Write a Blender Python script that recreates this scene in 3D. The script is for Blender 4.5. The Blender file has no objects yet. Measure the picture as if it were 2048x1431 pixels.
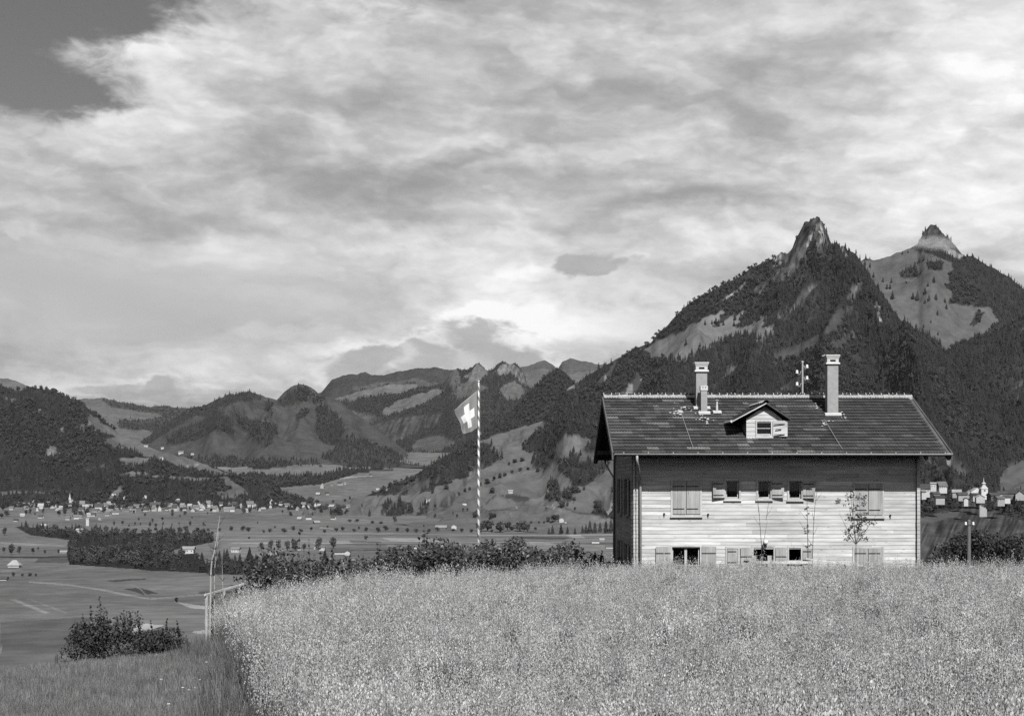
import bpy, math, random
import numpy as np
from mathutils import Vector, Matrix

R = math.radians
random.seed(7)
rng = np.random.default_rng(7)
scene = bpy.context.scene
COL = scene.collection

# ------------------------------------------------------------------ camera, sky, sun, exposure
F = 3000.0          # focal length in pixels of the 2048 px wide photograph
CX, HZ = 1024.0, 964.0
cam_d = bpy.data.cameras.new('camera')
cam = bpy.data.objects.new('camera', cam_d)
COL.objects.link(cam)
cam.location = (0, 0, 0)
cam.rotation_euler = (R(90), 0, 0)
cam_d.sensor_fit = 'HORIZONTAL'
cam_d.sensor_width = 36.0
cam_d.lens = 36.0 * F / 2048.0
cam_d.shift_y = (HZ - 715.5) / 2048.0
cam_d.clip_start = 0.3
cam_d.clip_end = 60000
scene.camera = cam

SUN_AZ, SUN_EL = 11.0, 45.0        # degrees right of straight behind the camera, and up
sd = Vector((math.sin(R(SUN_AZ)) * math.cos(R(SUN_EL)), -math.cos(R(SUN_AZ)) * math.cos(R(SUN_EL)), math.sin(R(SUN_EL))))
sun_d = bpy.data.lights.new('sun', 'SUN')
sun_d.energy = 4.6
sun_d.angle = R(0.5)
sun_d.color = (1.0, 0.995, 0.985)
sun = bpy.data.objects.new('sun', sun_d)
COL.objects.link(sun)
sun.rotation_euler = (-sd).to_track_quat('-Z', 'Y').to_euler()

vs = scene.view_settings
vs.view_transform = 'Standard'
vs.look = 'None'
vs.exposure = 0.0
vs.gamma = 1.0
cy = scene.cycles
cy.max_bounces = 6
cy.diffuse_bounces = 0
cy.glossy_bounces = 2
cy.transmission_bounces = 4
cy.transparent_max_bounces = 8
cy.volume_bounces = 0
cy.use_denoising = False
cy.caustics_reflective = False
cy.caustics_refractive = False
cy.sample_clamp_indirect = 4.0


class NT:
    """small helper for building node trees"""
    def __init__(s, tree):
        s.t = tree
        s.n = tree.nodes
        s.l = tree.links

    def new(s, typ, **kw):
        n = s.n.new(typ)
        for k, v in kw.items():
            setattr(n, k, v)
        return n

    def put(s, sock, v):
        if hasattr(v, 'is_output') or isinstance(v, bpy.types.NodeSocket):
            s.l.new(v, sock)
        else:
            sock.default_value = v

    def m(s, op, a, b=0.0, c=0.0, clamp=False):
        n = s.new('ShaderNodeMath', operation=op)
        n.use_clamp = clamp
        s.put(n.inputs[0], a)
        s.put(n.inputs[1], b)
        s.put(n.inputs[2], c)
        return n.outputs[0]

    def vm(s, op, a, b=(0, 0, 0)):
        n = s.new('ShaderNodeVectorMath', operation=op)
        s.put(n.inputs[0], a)
        s.put(n.inputs[1], b)
        return n.outputs['Value'] if op in ('DOT_PRODUCT', 'LENGTH') else n.outputs[0]

    def comb(s, x, y, z=0.0):
        n = s.new('ShaderNodeCombineXYZ')
        s.put(n.inputs[0], x)
        s.put(n.inputs[1], y)
        s.put(n.inputs[2], z)
        return n.outputs[0]

    def noise(s, vec, scale, detail=4.0, rough=0.5, dist=0.0, lac=2.0):
        n = s.new('ShaderNodeTexNoise')
        s.put(n.inputs['Vector'], vec)
        n.inputs['Scale'].default_value = scale
        n.inputs['Detail'].default_value = detail
        n.inputs['Roughness'].default_value = rough
        n.inputs['Lacunarity'].default_value = lac
        n.inputs['Distortion'].default_value = dist
        return n.outputs[0]

    def rng(s, v, a, b, c, d, smooth=False):
        n = s.new('ShaderNodeMapRange')
        n.clamp = True
        if smooth:
            n.interpolation_type = 'SMOOTHSTEP'
        s.put(n.inputs[0], v)
        for i, x in enumerate((a, b, c, d)):
            s.put(n.inputs[i + 1], x)
        return n.outputs[0]

    def mixf(s, f, a, b):
        n = s.new('ShaderNodeMix')
        n.data_type = 'FLOAT'
        s.put(n.inputs[0], f)
        s.put(n.inputs[2], a)
        s.put(n.inputs[3], b)
        return n.outputs[0]


def build_world():
    w = bpy.data.worlds.new('World')
    scene.world = w
    w.use_nodes = True
    t = NT(w.node_tree)
    t.n.clear()
    out = t.new('ShaderNodeOutputWorld')
    bg = t.new('ShaderNodeBackground')
    bg.inputs['Strength'].default_value = 0.1
    t.l.new(bg.outputs[0], out.inputs[0])
    sky = t.new('ShaderNodeTexSky')
    sky.sky_type = 'NISHITA'
    sky.sun_disc = False
    sky.sun_elevation = R(SUN_EL)
    sky.sun_rotation = R(180 - SUN_AZ)
    bw = t.new('ShaderNodeRGBToBW')
    t.l.new(sky.outputs[0], bw.inputs[0])
    geo = t.new('ShaderNodeTexCoord')
    sep = t.new('ShaderNodeSeparateXYZ')
    t.l.new(geo.outputs['Generated'], sep.inputs[0])
    x, y, z = sep.outputs
    # azimuth and elevation of the direction, in thousandths of a radian
    az = t.m('MULTIPLY', t.m('ARCTAN2', x, y), 1000.0)
    hor = t.m('SQRT', t.m('ADD', t.m('MULTIPLY', x, x), t.m('MULTIPLY', y, y)))
    el = t.m('MULTIPLY', t.m('ARCTAN2', z, hor), 1000.0)
    # a flat cloud deck seen in perspective
    zz = t.m('ADD', t.m('MAXIMUM', z, 0.0), 0.10)
    deck = t.comb(t.m('DIVIDE', x, zz), t.m('DIVIDE', y, zz), 0.0)
    lin = t.comb(t.m('MULTIPLY', az, 0.001), t.m('MULTIPLY', el, 0.0019), 3.7)
    wn = t.new('ShaderNodeTexNoise')
    t.l.new(lin, wn.inputs['Vector'])
    wn.inputs['Scale'].default_value = 9.0
    wn.inputs['Detail'].default_value = 5.0
    wn.inputs['Roughness'].default_value = 0.6
    warp = t.vm('MULTIPLY', t.vm('SUBTRACT', wn.outputs['Color'], (0.5, 0.5, 0.5)), (95.0, 60.0, 0.0))
    P = t.vm('ADD', t.comb(az, el, 0.0), warp)

    def blob(px, py, rx, ry, rot=0.0):
        """soft patch centred on a compass direction; sizes in photograph pixels"""
        a0 = math.atan2(px - CX, F)
        e0 = math.atan((HZ - py) / F * math.cos(a0))
        d = t.vm('SUBTRACT', P, (a0 * 1000, e0 * 1000, 0))
        if rot:
            vr = t.new('ShaderNodeVectorRotate', rotation_type='Z_AXIS')
            t.l.new(d, vr.inputs['Vector'])
            vr.inputs['Angle'].default_value = R(-rot)
            d = vr.outputs[0]
        q = t.vm('MULTIPLY', d, (F / 1000 / rx, F / 1000 / ry, 0))
        return t.m('POWER', 2.718, t.m('MULTIPLY', t.vm('DOT_PRODUCT', q, q), -1.0))

    def total(items, start=0.0):
        acc = start
        for wgt, args in items:
            acc = t.m('MULTIPLY_ADD', blob(*args), wgt, acc)
        return acc
    # streaks of the cloud layer climb gently to the right
    vr = t.new('ShaderNodeVectorRotate', rotation_type='Z_AXIS')
    t.l.new(lin, vr.inputs['Vector'])
    vr.inputs['Angle'].default_value = R(12)
    strk = t.vm('MULTIPLY', vr.outputs[0], (0.85, 1.35, 1.0))
    wv = t.vm('MULTIPLY', t.vm('SUBTRACT', wn.outputs['Color'], (0.5, 0.5, 0.5)), (0.22, 0.22, 0.0))

    def puff(scale, k):
        """rounded heads of cloud: 1 in the middle of a head, 0 in the gaps"""
        vo = t.new('ShaderNodeTexVoronoi', feature='SMOOTH_F1')
        vo.voronoi_dimensions = '2D'
        t.l.new(t.vm('ADD', strk, t.vm('MULTIPLY', wv, (k, k, 0))), vo.inputs['Vector'])
        vo.inputs['Scale'].default_value = scale
        vo.inputs['Detail'].default_value = 2.0
        vo.inputs['Roughness'].default_value = 0.55
        vo.inputs['Smoothness'].default_value = 0.7
        return t.rng(vo.outputs['Distance'], 0.05, 1.0, 1.0, 0.0)
    n1 = t.noise(deck, 0.75, 7.0, 0.58, 0.6)
    n2 = t.noise(strk, 8.0, 7.0, 0.58, 0.7)
    n3 = t.noise(lin, 38.0, 5.0, 0.62, 0.5)
    billow = t.m('ADD', t.m('MULTIPLY', puff(9.0, 0.8), 0.6), t.m('MULTIPLY', puff(24.0, 0.5), 0.4))
    calm = t.m('SUBTRACT', 1.0, t.m('MAXIMUM', t.m('MULTIPLY', blob(230, 590, 520, 125, -3), 0.97), t.m('MULTIPLY', blob(1230, 640, 190, 70), 0.55)))
    base = t.m('ADD', t.m('MULTIPLY', t.m('SUBTRACT', n1, 0.5), 0.9), t.m('MULTIPLY', t.m('SUBTRACT', n2, 0.5), 1.1))
    base = t.m('MULTIPLY_ADD', t.m('SUBTRACT', n3, 0.5), 0.8, base)
    base = t.m('MULTIPLY', base, calm)
    cov = t.m('ADD', base, total([
        (0.75, (1100, 250, 1250, 330)), (0.45, (1750, 320, 700, 420)), (0.42, (260, 300, 430, 150)),
        (-0.85, (-60, 70, 230, 170)), (-0.62, (165, 186, 130, 34)), (-0.45, (80, -40, 330, 90)), (-0.34, (255, 55, 70, 24)), (-0.25, (190, 10, 120, 30)),
        (0.55, (230, 600, 520, 130)), (-0.22, (960, 305, 130, 22, 18)),
        (0.45, (650, 695, 330, 40)), (0.6, (950, 690, 300, 55)),
        (0.35, (250, 775, 420, 35)), (0.40, (650, 430, 260, 60, 10)),
    ], -0.10))
    cover = t.rng(cov, -0.22, 0.42, 0.0, 1.0, True)
    # how bright the cloud itself is: thin sunlit edges bright, thick grey undersides
    tex = t.m('MULTIPLY', t.m('SUBTRACT', n2, 0.5), 0.80)
    tex = t.m('MULTIPLY_ADD', t.m('SUBTRACT', n3, 0.5), 0.34, tex)
    tex = t.m('MULTIPLY_ADD', t.m('SUBTRACT', billow, 0.48), 0.55, tex)
    tex = t.m('MULTIPLY_ADD', t.m('SUBTRACT', n1, 0.5), 0.25, tex)
    tone = t.m('MULTIPLY_ADD', tex, calm, total([
        (0.32, (2020, 140, 300, 200)), (0.16, (1950, 350, 330, 120)), (0.18, (110, 240, 260, 60)), (0.12, (330, 110, 300, 80)), (0.14, (900, 520, 420, 90)),
        (-0.12, (1350, 190, 500, 110, -8)), (-0.12, (1500, 420, 420, 60, -12)), (-0.14, (560, 400, 320, 40, 8)), (-0.17, (230, 590, 480, 115, -3)),
        (0.24, (1180, 640, 240, 60)), (0.18, (960, 630, 170, 30)), (0.22, (640, 690, 130, 22, 12)), (0.20, (330, 790, 200, 40)), (0.14, (1000, 440, 260, 40, 14)), (0.14, (400, 460, 60, 30)),
        (-0.24, (950, 315, 150, 26, 20)), (-0.12, (200, 430, 330, 26)), (0.10, (1700, 520, 260, 60)), (-0.10, (0, 700, 300, 60)),
    ], 0.665))
    # heaped clouds low over the ranges: grey bodies with sunlit rims
    nn = t.m('ADD', t.m('MULTIPLY', t.m('SUBTRACT', n3, 0.5), 0.8), t.m('MULTIPLY', t.m('SUBTRACT', billow, 0.48), 0.6))
    for (px, py, rx, ry, val, rim) in ((985, 700, 115, 64, .42, .28), (870, 718, 90, 42, .44, .22), (740, 724, 100, 44, .42, .26), (1168, 540, 66, 34, .40, .0), (1225, 556, 58, 22, .42, .0), (228, 784, 84, 24, .44, .1),
                                       (330, 786, 54, 24, .44, .1), (395, 806, 40, 12, .45, .08), (640, 765, 100, 18, .54, .08), (70, 466, 26, 14, .60, .05), (560, 665, 160, 20, .58, .05)):
        bl = blob(px, py, rx, ry)
        gb = t.m('MULTIPLY_ADD', nn, t.rng(bl, 0.08, 0.45, 0.0, 1.0), bl)
        tone = t.m('ADD', tone, t.m('MULTIPLY', t.rng(gb, 0.10, 0.42, 0.0, rim, True), t.rng(bl, 0.02, 0.2, 0.0, 1.0)))
        tone = t.mixf(t.rng(gb, 0.22, 0.60, 0.0, 0.95, True), tone, t.m('MULTIPLY_ADD', t.m('SUBTRACT', n3, 0.5), 0.25, val))
    cloud = t.m('MULTIPLY', t.m('MINIMUM', t.m('ADD', 0.30, t.m('MULTIPLY', t.m('LOGARITHM', t.m('ADD', 1.0, t.m('POWER', 2.718, t.m('MULTIPLY', t.m('SUBTRACT', tone, 0.30), 9.0))), 2.718), 0.1111)), 1.0), 10.0)
    lum = t.mixf(cover, t.m('MULTIPLY', bw.outputs[0], SKYMUL), cloud)
    t.l.new(lum, bg.inputs['Color'])
    w.cycles.sampling_method = 'AUTOMATIC'


SKYMUL = 0.55
build_world()


# ------------------------------------------------------------------ materials (the photograph is black and white: greys only)
MATS = {}


def mat(name, g=0.3, var=0.15, scale=4.0, rough=0.85, spec=0.2, stretch=None, rand=0.0, attr=None, bump=0.0, bscale=None, detail=4.0, metal=0.0):
    if name in MATS:
        return MATS[name]
    m = bpy.data.materials.new(name)
    m.use_nodes = True
    t = NT(m.node_tree)
    b = t.n['Principled BSDF']
    tc = t.new('ShaderNodeTexCoord').outputs['Object']
    if stretch:
        tc = t.vm('MULTIPLY', tc, stretch)
    v = g
    nz = t.noise(tc, scale, detail, 0.6)
    f = t.rng(nz, 0.25, 0.75, 1 - var, 1 + var)
    if attr:
        a = t.new('ShaderNodeAttribute', attribute_name=attr)
        v = t.m('MULTIPLY', a.outputs['Fac'], g)
    v = t.m('MULTIPLY', f, v)
    if rand:
        oi = t.new('ShaderNodeObjectInfo')
        v = t.m('MULTIPLY', v, t.rng(oi.outputs['Random'], 0, 1, 1 - rand, 1 + rand))
    t.l.new(v, b.inputs['Base Color'])
    b.inputs['Roughness'].default_value = rough
    b.inputs['Specular IOR Level'].default_value = spec
    b.inputs['Metallic'].default_value = metal
    if bump:
        bn = t.new('ShaderNodeBump')
        bn.inputs['Strength'].default_value = 1.0
        bn.inputs['Distance'].default_value = bump
        t.l.new(t.noise(tc, bscale or scale, 5.0, 0.6), bn.inputs['Height'])
        t.l.new(bn.outputs[0], b.inputs['Normal'])
    MATS[name] = m
    return m


def wood_mat(name, g, rand, axis='x', knots=True):
    """sawn boards: streaky grain along the board, knots, per-board tone"""
    m = bpy.data.materials.new(name)
    m.use_nodes = True
    t = NT(m.node_tree)
    b = t.n['Principled BSDF']
    co = t.new('ShaderNodeTexCoord').outputs['Object']
    oi = t.new('ShaderNodeObjectInfo')
    rnd = oi.outputs['Random']
    off = t.comb(t.m('MULTIPLY', rnd, 37.0), t.m('MULTIPLY', rnd, 11.0), t.m('MULTIPLY', rnd, 53.0))
    st = {'x': (0.55, 9, 9), 'y': (9, 0.55, 9), 'z': (9, 9, 0.55)}[axis]
    co2 = t.vm('ADD', t.vm('MULTIPLY', co, st), off)
    grain = t.rng(t.noise(co2, 2.2, 5.0, 0.65, 0.4), 0.25, 0.75, 0.80, 1.16)
    blot = t.rng(t.noise(t.vm('ADD', t.vm('MULTIPLY', co, {'x': (0.5, 2, 2), 'y': (2, .5, 2), 'z': (2, 2, .5)}[axis]), off), 1.2, 4.0, 0.6), 0.3, 0.7, 0.66, 1.14)
    v = t.m('MULTIPLY', t.m('MULTIPLY', grain, blot), g)
    v = t.m('MULTIPLY', v, t.rng(rnd, 0, 1, 1 - rand, 1 + rand))
    if knots:
        vo = t.new('ShaderNodeTexVoronoi')
        t.l.new(t.vm('ADD', t.vm('MULTIPLY', co, {'x': (1.0, 3, 5), 'y': (3, 1, 5), 'z': (5, 3, 1.0)}[axis]), off), vo.inputs['Vector'])
        vo.inputs['Scale'].default_value = 1.9
        v = t.m('MULTIPLY', v, t.rng(vo.outputs['Distance'], 0.05, 0.14, 0.45, 1.0))
    t.l.new(v, b.inputs['Base Color'])
    b.inputs['Roughness'].default_value = 0.85
    b.inputs['Specular IOR Level'].default_value = 0.15
    MATS[name] = m
    return m


def leaf_mat(name, g, rand=0.25, spec=0.25, rough=0.6, var=0.35, scale=3.0, trans=0.0):
    m = bpy.data.materials.new(name)
    m.use_nodes = True
    t = NT(m.node_tree)
    b = t.n['Principled BSDF']
    tc = t.new('ShaderNodeTexCoord').outputs['Object']
    oi = t.new('ShaderNodeObjectInfo')
    v = t.m('MULTIPLY', t.rng(t.noise(tc, scale, 2.0), 0.3, 0.7, 1 - var, 1 + var), g)
    v = t.m('MULTIPLY', v, t.rng(oi.outputs['Random'], 0, 1, 1 - rand, 1 + rand))
    t.l.new(v, b.inputs['Base Color'])
    b.inputs['Roughness'].default_value = rough
    b.inputs['Specular IOR Level'].default_value = spec
    MATS[name] = m
    return m


def terrain_mat(name, bscale=0.02, bdist=4.0, fine=0.06):
    """land cover colour per vertex, broken up by fine mottling"""
    m = bpy.data.materials.new(name)
    m.use_nodes = True
    t = NT(m.node_tree)
    b = t.n['Principled BSDF']
    tc = t.new('ShaderNodeTexCoord').outputs['Object']
    a = t.new('ShaderNodeAttribute', attribute_name='cover').outputs['Fac']
    v = t.m('MULTIPLY', a, t.rng(t.noise(tc, fine, 6.0, 0.65), 0.28, 0.72, 0.68, 1.32))
    v = t.m('MULTIPLY', v, t.rng(t.noise(tc, fine * 0.12, 3.0, 0.55), 0.3, 0.7, 0.85, 1.15))
    t.l.new(v, b.inputs['Base Color'])
    b.inputs['Roughness'].default_value = 1.0
    b.inputs['Specular IOR Level'].default_value = 0.0
    if bdist:
        bn = t.new('ShaderNodeBump')
        bn.inputs['Distance'].default_value = bdist
        t.l.new(t.noise(tc, bscale, 5.0, 0.6), bn.inputs['Height'])
        t.l.new(bn.outputs[0], b.inputs['Normal'])
    MATS[name] = m
    return m


# ------------------------------------------------------------------ mesh helpers
def tag(o, label=None, cat=None, group=None, kind=None):
    if label:
        o['label'] = label
    if cat:
        o['category'] = cat
    if group:
        o['group'] = group
    if kind:
        o['kind'] = kind
    return o


def empty(name, loc=(0, 0, 0), rz=0.0, parent=None):
    o = bpy.data.objects.new(name, None)
    COL.objects.link(o)
    o.location = loc
    o.rotation_euler = (0, 0, rz)
    o.empty_display_size = 0.2
    if parent:
        o.parent = parent
    return o


class MB:
    def __init__(s):
        s.v = []
        s.f = []

    def add(s, vs_, fs_):
        k = len(s.v)
        s.v += [tuple(p) for p in vs_]
        s.f += [tuple(i + k for i in f) for f in fs_]
        return s

    def box(s, x0, x1, y0, y1, z0, z1):
        return s.add([(x0, y0, z0), (x1, y0, z0), (x1, y1, z0), (x0, y1, z0), (x0, y0, z1), (x1, y0, z1), (x1, y1, z1), (x0, y1, z1)],
                     [(0, 3, 2, 1), (4, 5, 6, 7), (0, 1, 5, 4), (1, 2, 6, 5), (2, 3, 7, 6), (3, 0, 4, 7)])

    def hexa(s, p):
        """eight corners: four of the bottom, four of the top, same order"""
        return s.add(p, [(0, 3, 2, 1), (4, 5, 6, 7), (0, 1, 5, 4), (1, 2, 6, 5), (2, 3, 7, 6), (3, 0, 4, 7)])

    def bar(s, p0, p1, w, h, up=(0, 0, 1)):
        p0, p1, up = Vector(p0), Vector(p1), Vector(up)
        d = (p1 - p0).normalized()
        sx = d.cross(up).normalized()
        sz = sx.cross(d).normalized()
        c = []
        for zz in (-h / 2, h / 2):
            for (e, sxx) in ((p0, -w / 2), (p0, w / 2), (p1, w / 2), (p1, -w / 2)):
                c.append(e + sx * sxx + sz * zz)
        return s.hexa(c)

    def tube(s, pts, rads, n=8, cap=True):
        pts = [Vector(p) for p in pts]
        if not isinstance(rads, (list, tuple)):
            rads = [rads] * len(pts)
        k = len(s.v)
        a = Vector((0, 0, 1))
        d0 = (pts[1] - pts[0]).normalized()
        if abs(d0.dot(a)) > 0.9:
            a = Vector((1, 0, 0))
        u = d0.cross(a).normalized()
        for i, p in enumerate(pts):
            d = (pts[min(i + 1, len(pts) - 1)] - pts[max(i - 1, 0)]).normalized()
            u = (u - d * u.dot(d)).normalized()
            w = d.cross(u)
            for j in range(n):
                th = 2 * math.pi * j / n
                s.v.append(tuple(p + (u * math.cos(th) + w * math.sin(th)) * rads[i]))
        for i in range(len(pts) - 1):
            for j in range(n):
                a0, a1 = k + i * n + j, k + i * n + (j + 1) % n
                s.f.append((a0, a1, a1 + n, a0 + n))
        if cap:
            s.f.append(tuple(k + j for j in range(n))[::-1])
            s.f.append(tuple(k + (len(pts) - 1) * n + j for j in range(n)))
        return s

    def lathe(s, prof, c=(0, 0, 0), n=12):
        k = len(s.v)
        for (r, z) in prof:
            for j in range(n):
                th = 2 * math.pi * j / n
                s.v.append((c[0] + r * math.cos(th), c[1] + r * math.sin(th), c[2] + z))
        for i in range(len(prof) - 1):
            for j in range(n):
                a0, a1 = k + i * n + j, k + i * n + (j + 1) % n
                s.f.append((a0, a1, a1 + n, a0 + n))
        return s

    def frustum(s, cx, cy_, z0, z1, w0, w1, d0=None, d1=None):
        d0 = d0 or w0
        d1 = d1 or w1
        return s.hexa([(cx - w0 / 2, cy_ - d0 / 2, z0), (cx + w0 / 2, cy_ - d0 / 2, z0), (cx + w0 / 2, cy_ + d0 / 2, z0), (cx - w0 / 2, cy_ + d0 / 2, z0),
                       (cx - w1 / 2, cy_ - d1 / 2, z1), (cx + w1 / 2, cy_ - d1 / 2, z1), (cx + w1 / 2, cy_ + d1 / 2, z1), (cx - w1 / 2, cy_ + d1 / 2, z1)])

    def mesh(s, name, m, smooth=False):
        me = bpy.data.meshes.new(name)
        me.from_pydata(s.v, [], s.f)
        if m:
            me.materials.append(MATS[m] if isinstance(m, str) else m)
        if smooth:
            me.polygons.foreach_set('use_smooth', [True] * len(me.polygons))
        me.update()
        return me

    def build(s, name, m, parent=None, smooth=False, loc=None):
        o = bpy.data.objects.new(name, s.mesh(name, m, smooth))
        COL.objects.link(o)
        if parent:
            o.parent = parent
        if loc:
            o.location = loc
        return o


def np_mesh(name, V, Q, m, smooth=True, attrs=None, face_attrs=None):
    """mesh from numpy vertices and quads (or triangles)"""
    me = bpy.data.meshes.new(name)
    V = np.asarray(V, np.float32)
    Q = np.asarray(Q, np.int32)
    k = Q.shape[1]
    me.vertices.add(len(V))
    me.vertices.foreach_set('co', V.ravel())
    me.loops.add(Q.size)
    me.loops.foreach_set('vertex_index', Q.ravel())
    me.polygons.add(len(Q))
    me.polygons.foreach_set('loop_start', np.arange(0, Q.size, k, dtype=np.int32))
    me.polygons.foreach_set('loop_total', np.full(len(Q), k, np.int32))
    if smooth:
        me.polygons.foreach_set('use_smooth', np.ones(len(Q), bool))
    for nm, arr in (attrs or {}).items():
        a = me.attributes.new(nm, 'FLOAT', 'POINT')
        a.data.foreach_set('value', np.asarray(arr, np.float32))
    for nm, arr in (face_attrs or {}).items():
        a = me.attributes.new(nm, 'FLOAT', 'FACE')
        a.data.foreach_set('value', np.asarray(arr, np.float32))
    me.update(calc_edges=True)
    me.validate()
    if m:
        me.materials.append(MATS[m])
    return me


def link(name, me, parent=None):
    o = bpy.data.objects.new(name, me)
    COL.objects.link(o)
    if parent:
        o.parent = parent
    return o


def copy_tree(o, parent=None):
    c = o.copy()
    COL.objects.link(c)
    c.parent = parent
    for ch in list(o.children):
        copy_tree(ch, c)
    return c


# ------------------------------------------------------------------ numpy noise
def _hash(ix, iy, seed):
    h = (ix * 374761393 + iy * 668265263 + seed * 1442695041) & 0xFFFFFFFF
    h = ((h ^ (h >> 13)) * 1274126177) & 0xFFFFFFFF
    return ((h ^ (h >> 16)) & 0xFFFF) / 65535.0


def vnoise(x, y, seed=0):
    x = np.asarray(x, float)
    y = np.asarray(y, float)
    ix = np.floor(x).astype(np.int64)
    iy = np.floor(y).astype(np.int64)
    fx, fy = x - ix, y - iy
    fx = fx * fx * fx * (fx * (fx * 6 - 15) + 10)
    fy = fy * fy * fy * (fy * (fy * 6 - 15) + 10)
    a = _hash(ix, iy, seed)
    b = _hash(ix + 1, iy, seed)
    c = _hash(ix, iy + 1, seed)
    d = _hash(ix + 1, iy + 1, seed)
    return (a + (b - a) * fx) * (1 - fy) + (c + (d - c) * fx) * fy


def fbm(x, y, octs=5, seed=0, gain=0.5):
    s = 0.0
    amp, tot = 1.0, 0.0
    for o in range(octs):
        s = s + amp * (vnoise(x * 2 ** o, y * 2 ** o, seed + o * 17) * 2 - 1)
        tot += amp
        amp *= gain
    return s / tot


def ridged(x, y, octs=5, seed=0):
    s = 0.0
    amp, tot = 1.0, 0.0
    for o in range(octs):
        n = 1 - np.abs(vnoise(x * 2 ** o, y * 2 ** o, seed + o * 13) * 2 - 1)
        s = s + amp * n * n
        tot += amp
        amp *= 0.5
    return s / tot


def inpoly(px, py, poly):
    P = np.asarray(poly, float)
    res = np.zeros(px.shape, bool)
    bb = (px >= P[:, 0].min()) & (px <= P[:, 0].max()) & (py >= P[:, 1].min()) & (py <= P[:, 1].max())
    if not bb.any():
        return res
    x, y = px[bb], py[bb]
    c = np.zeros(x.shape, bool)
    j = len(P) - 1
    for i in range(len(P)):
        xi, yi, xj, yj = P[i, 0], P[i, 1], P[j, 0], P[j, 1]
        if yi != yj:
            c ^= ((yi > y) != (yj > y)) & (x < (xj - xi) * (y - yi) / (yj - yi) + xi)
        j = i
    res[bb] = c
    return res


def near_line(px, py, line):
    """distance to a polyline"""
    P = np.asarray(line, float)
    d = np.full(px.shape, 1e9)
    for a, b in zip(P[:-1], P[1:]):
        ab = b - a
        t = np.clip(((px - a[0]) * ab[0] + (py - a[1]) * ab[1]) / (ab @ ab + 1e-9), 0, 1)
        d = np.minimum(d, np.hypot(px - a[0] - t * ab[0], py - a[1] - t * ab[1]))
    return d


def at(px, py, d):
    return Vector(((px - CX) / F * d, d, (HZ - py) / F * d))


# ------------------------------------------------------------------ land: near hill, valley floor, mountains
terrain_mat('valley_ground', 0.02, 1.2, 0.03)
terrain_mat('mountain_ground', 0.012, 9.0, 0.02)
terrain_mat('near_ground', 1.5, 0.05, 2.5)

MEADOW, FORESTG, ROCK = 0.15, 0.03, 0.27

V_TAB = np.array([(300, -100), (450, -100), (1000, -96), (1270, -100), (1640, -101.5), (2250, -102), (3000, -98), (3700, -80), (4200, -52),
                  (4800, 0), (5500, 60), (6500, 130), (9500, 200)], float)


def sstep(a, b, x):
    t = np.clip((x - a) / (b - a), 0, 1)
    return t * t * (3 - 2 * t)


def valley_z(x, y):
    d = np.asarray(y, float)
    z = np.interp(d, V_TAB[:, 0], V_TAB[:, 1])
    return z + fbm(x / 420.0, d / 420.0, 4, 5) * np.interp(d, [400, 1500, 3200, 5000], [2.0, 1.2, 5.0, 14.0])


def oat_edge(y):
    """x of the left edge of the oat field"""
    return np.interp(y, [0, 8, 23, 30, 38, 46], [1.5, -0.5, -4.1, -5.5, -7.5, -8.6])


def hill_z(x, y):
    x = np.asarray(x, float)
    y = np.asarray(y, float)
    z = np.interp(y, [-40, 0, 6, 14, 20, 46, 54, 90], [-1.0, -1.75, -2.3, -3.3, -3.5, -3.62, -4.2, -4.4])
    e = x - oat_edge(np.clip(y, 0, 46))
    z = z - 0.22 * sstep(0.4, -1.2, e) - 0.085 * np.maximum(-e - 1.0, 0) * sstep(0, 20, y)
    yc = np.interp(x, [-60, -7, -4, 0, 40, 90], [37, 40, 58, 80, 88, 70])
    k = 5.0
    s = np.interp(y, [0, 120, 300], [0.26, 0.25, 0.24]) * np.interp(x, [5, 30], [1.0, 0.6])
    z = z - s * k * np.log1p(np.exp(np.clip((y - yc) / k, -30, 200)))
    z = z - 0.12 * np.maximum(x - 45, 0) - 0.05 * np.maximum(-x - 25, 0)
    return z + fbm(x / 3.0, y / 3.0, 3, 9) * 0.06 + fbm(x / 25.0, y / 25.0, 3, 19) * 0.25 * sstep(50, 120, y)


def ground_z(x, y):
    return np.maximum(hill_z(x, y), valley_z(x, y))


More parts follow.
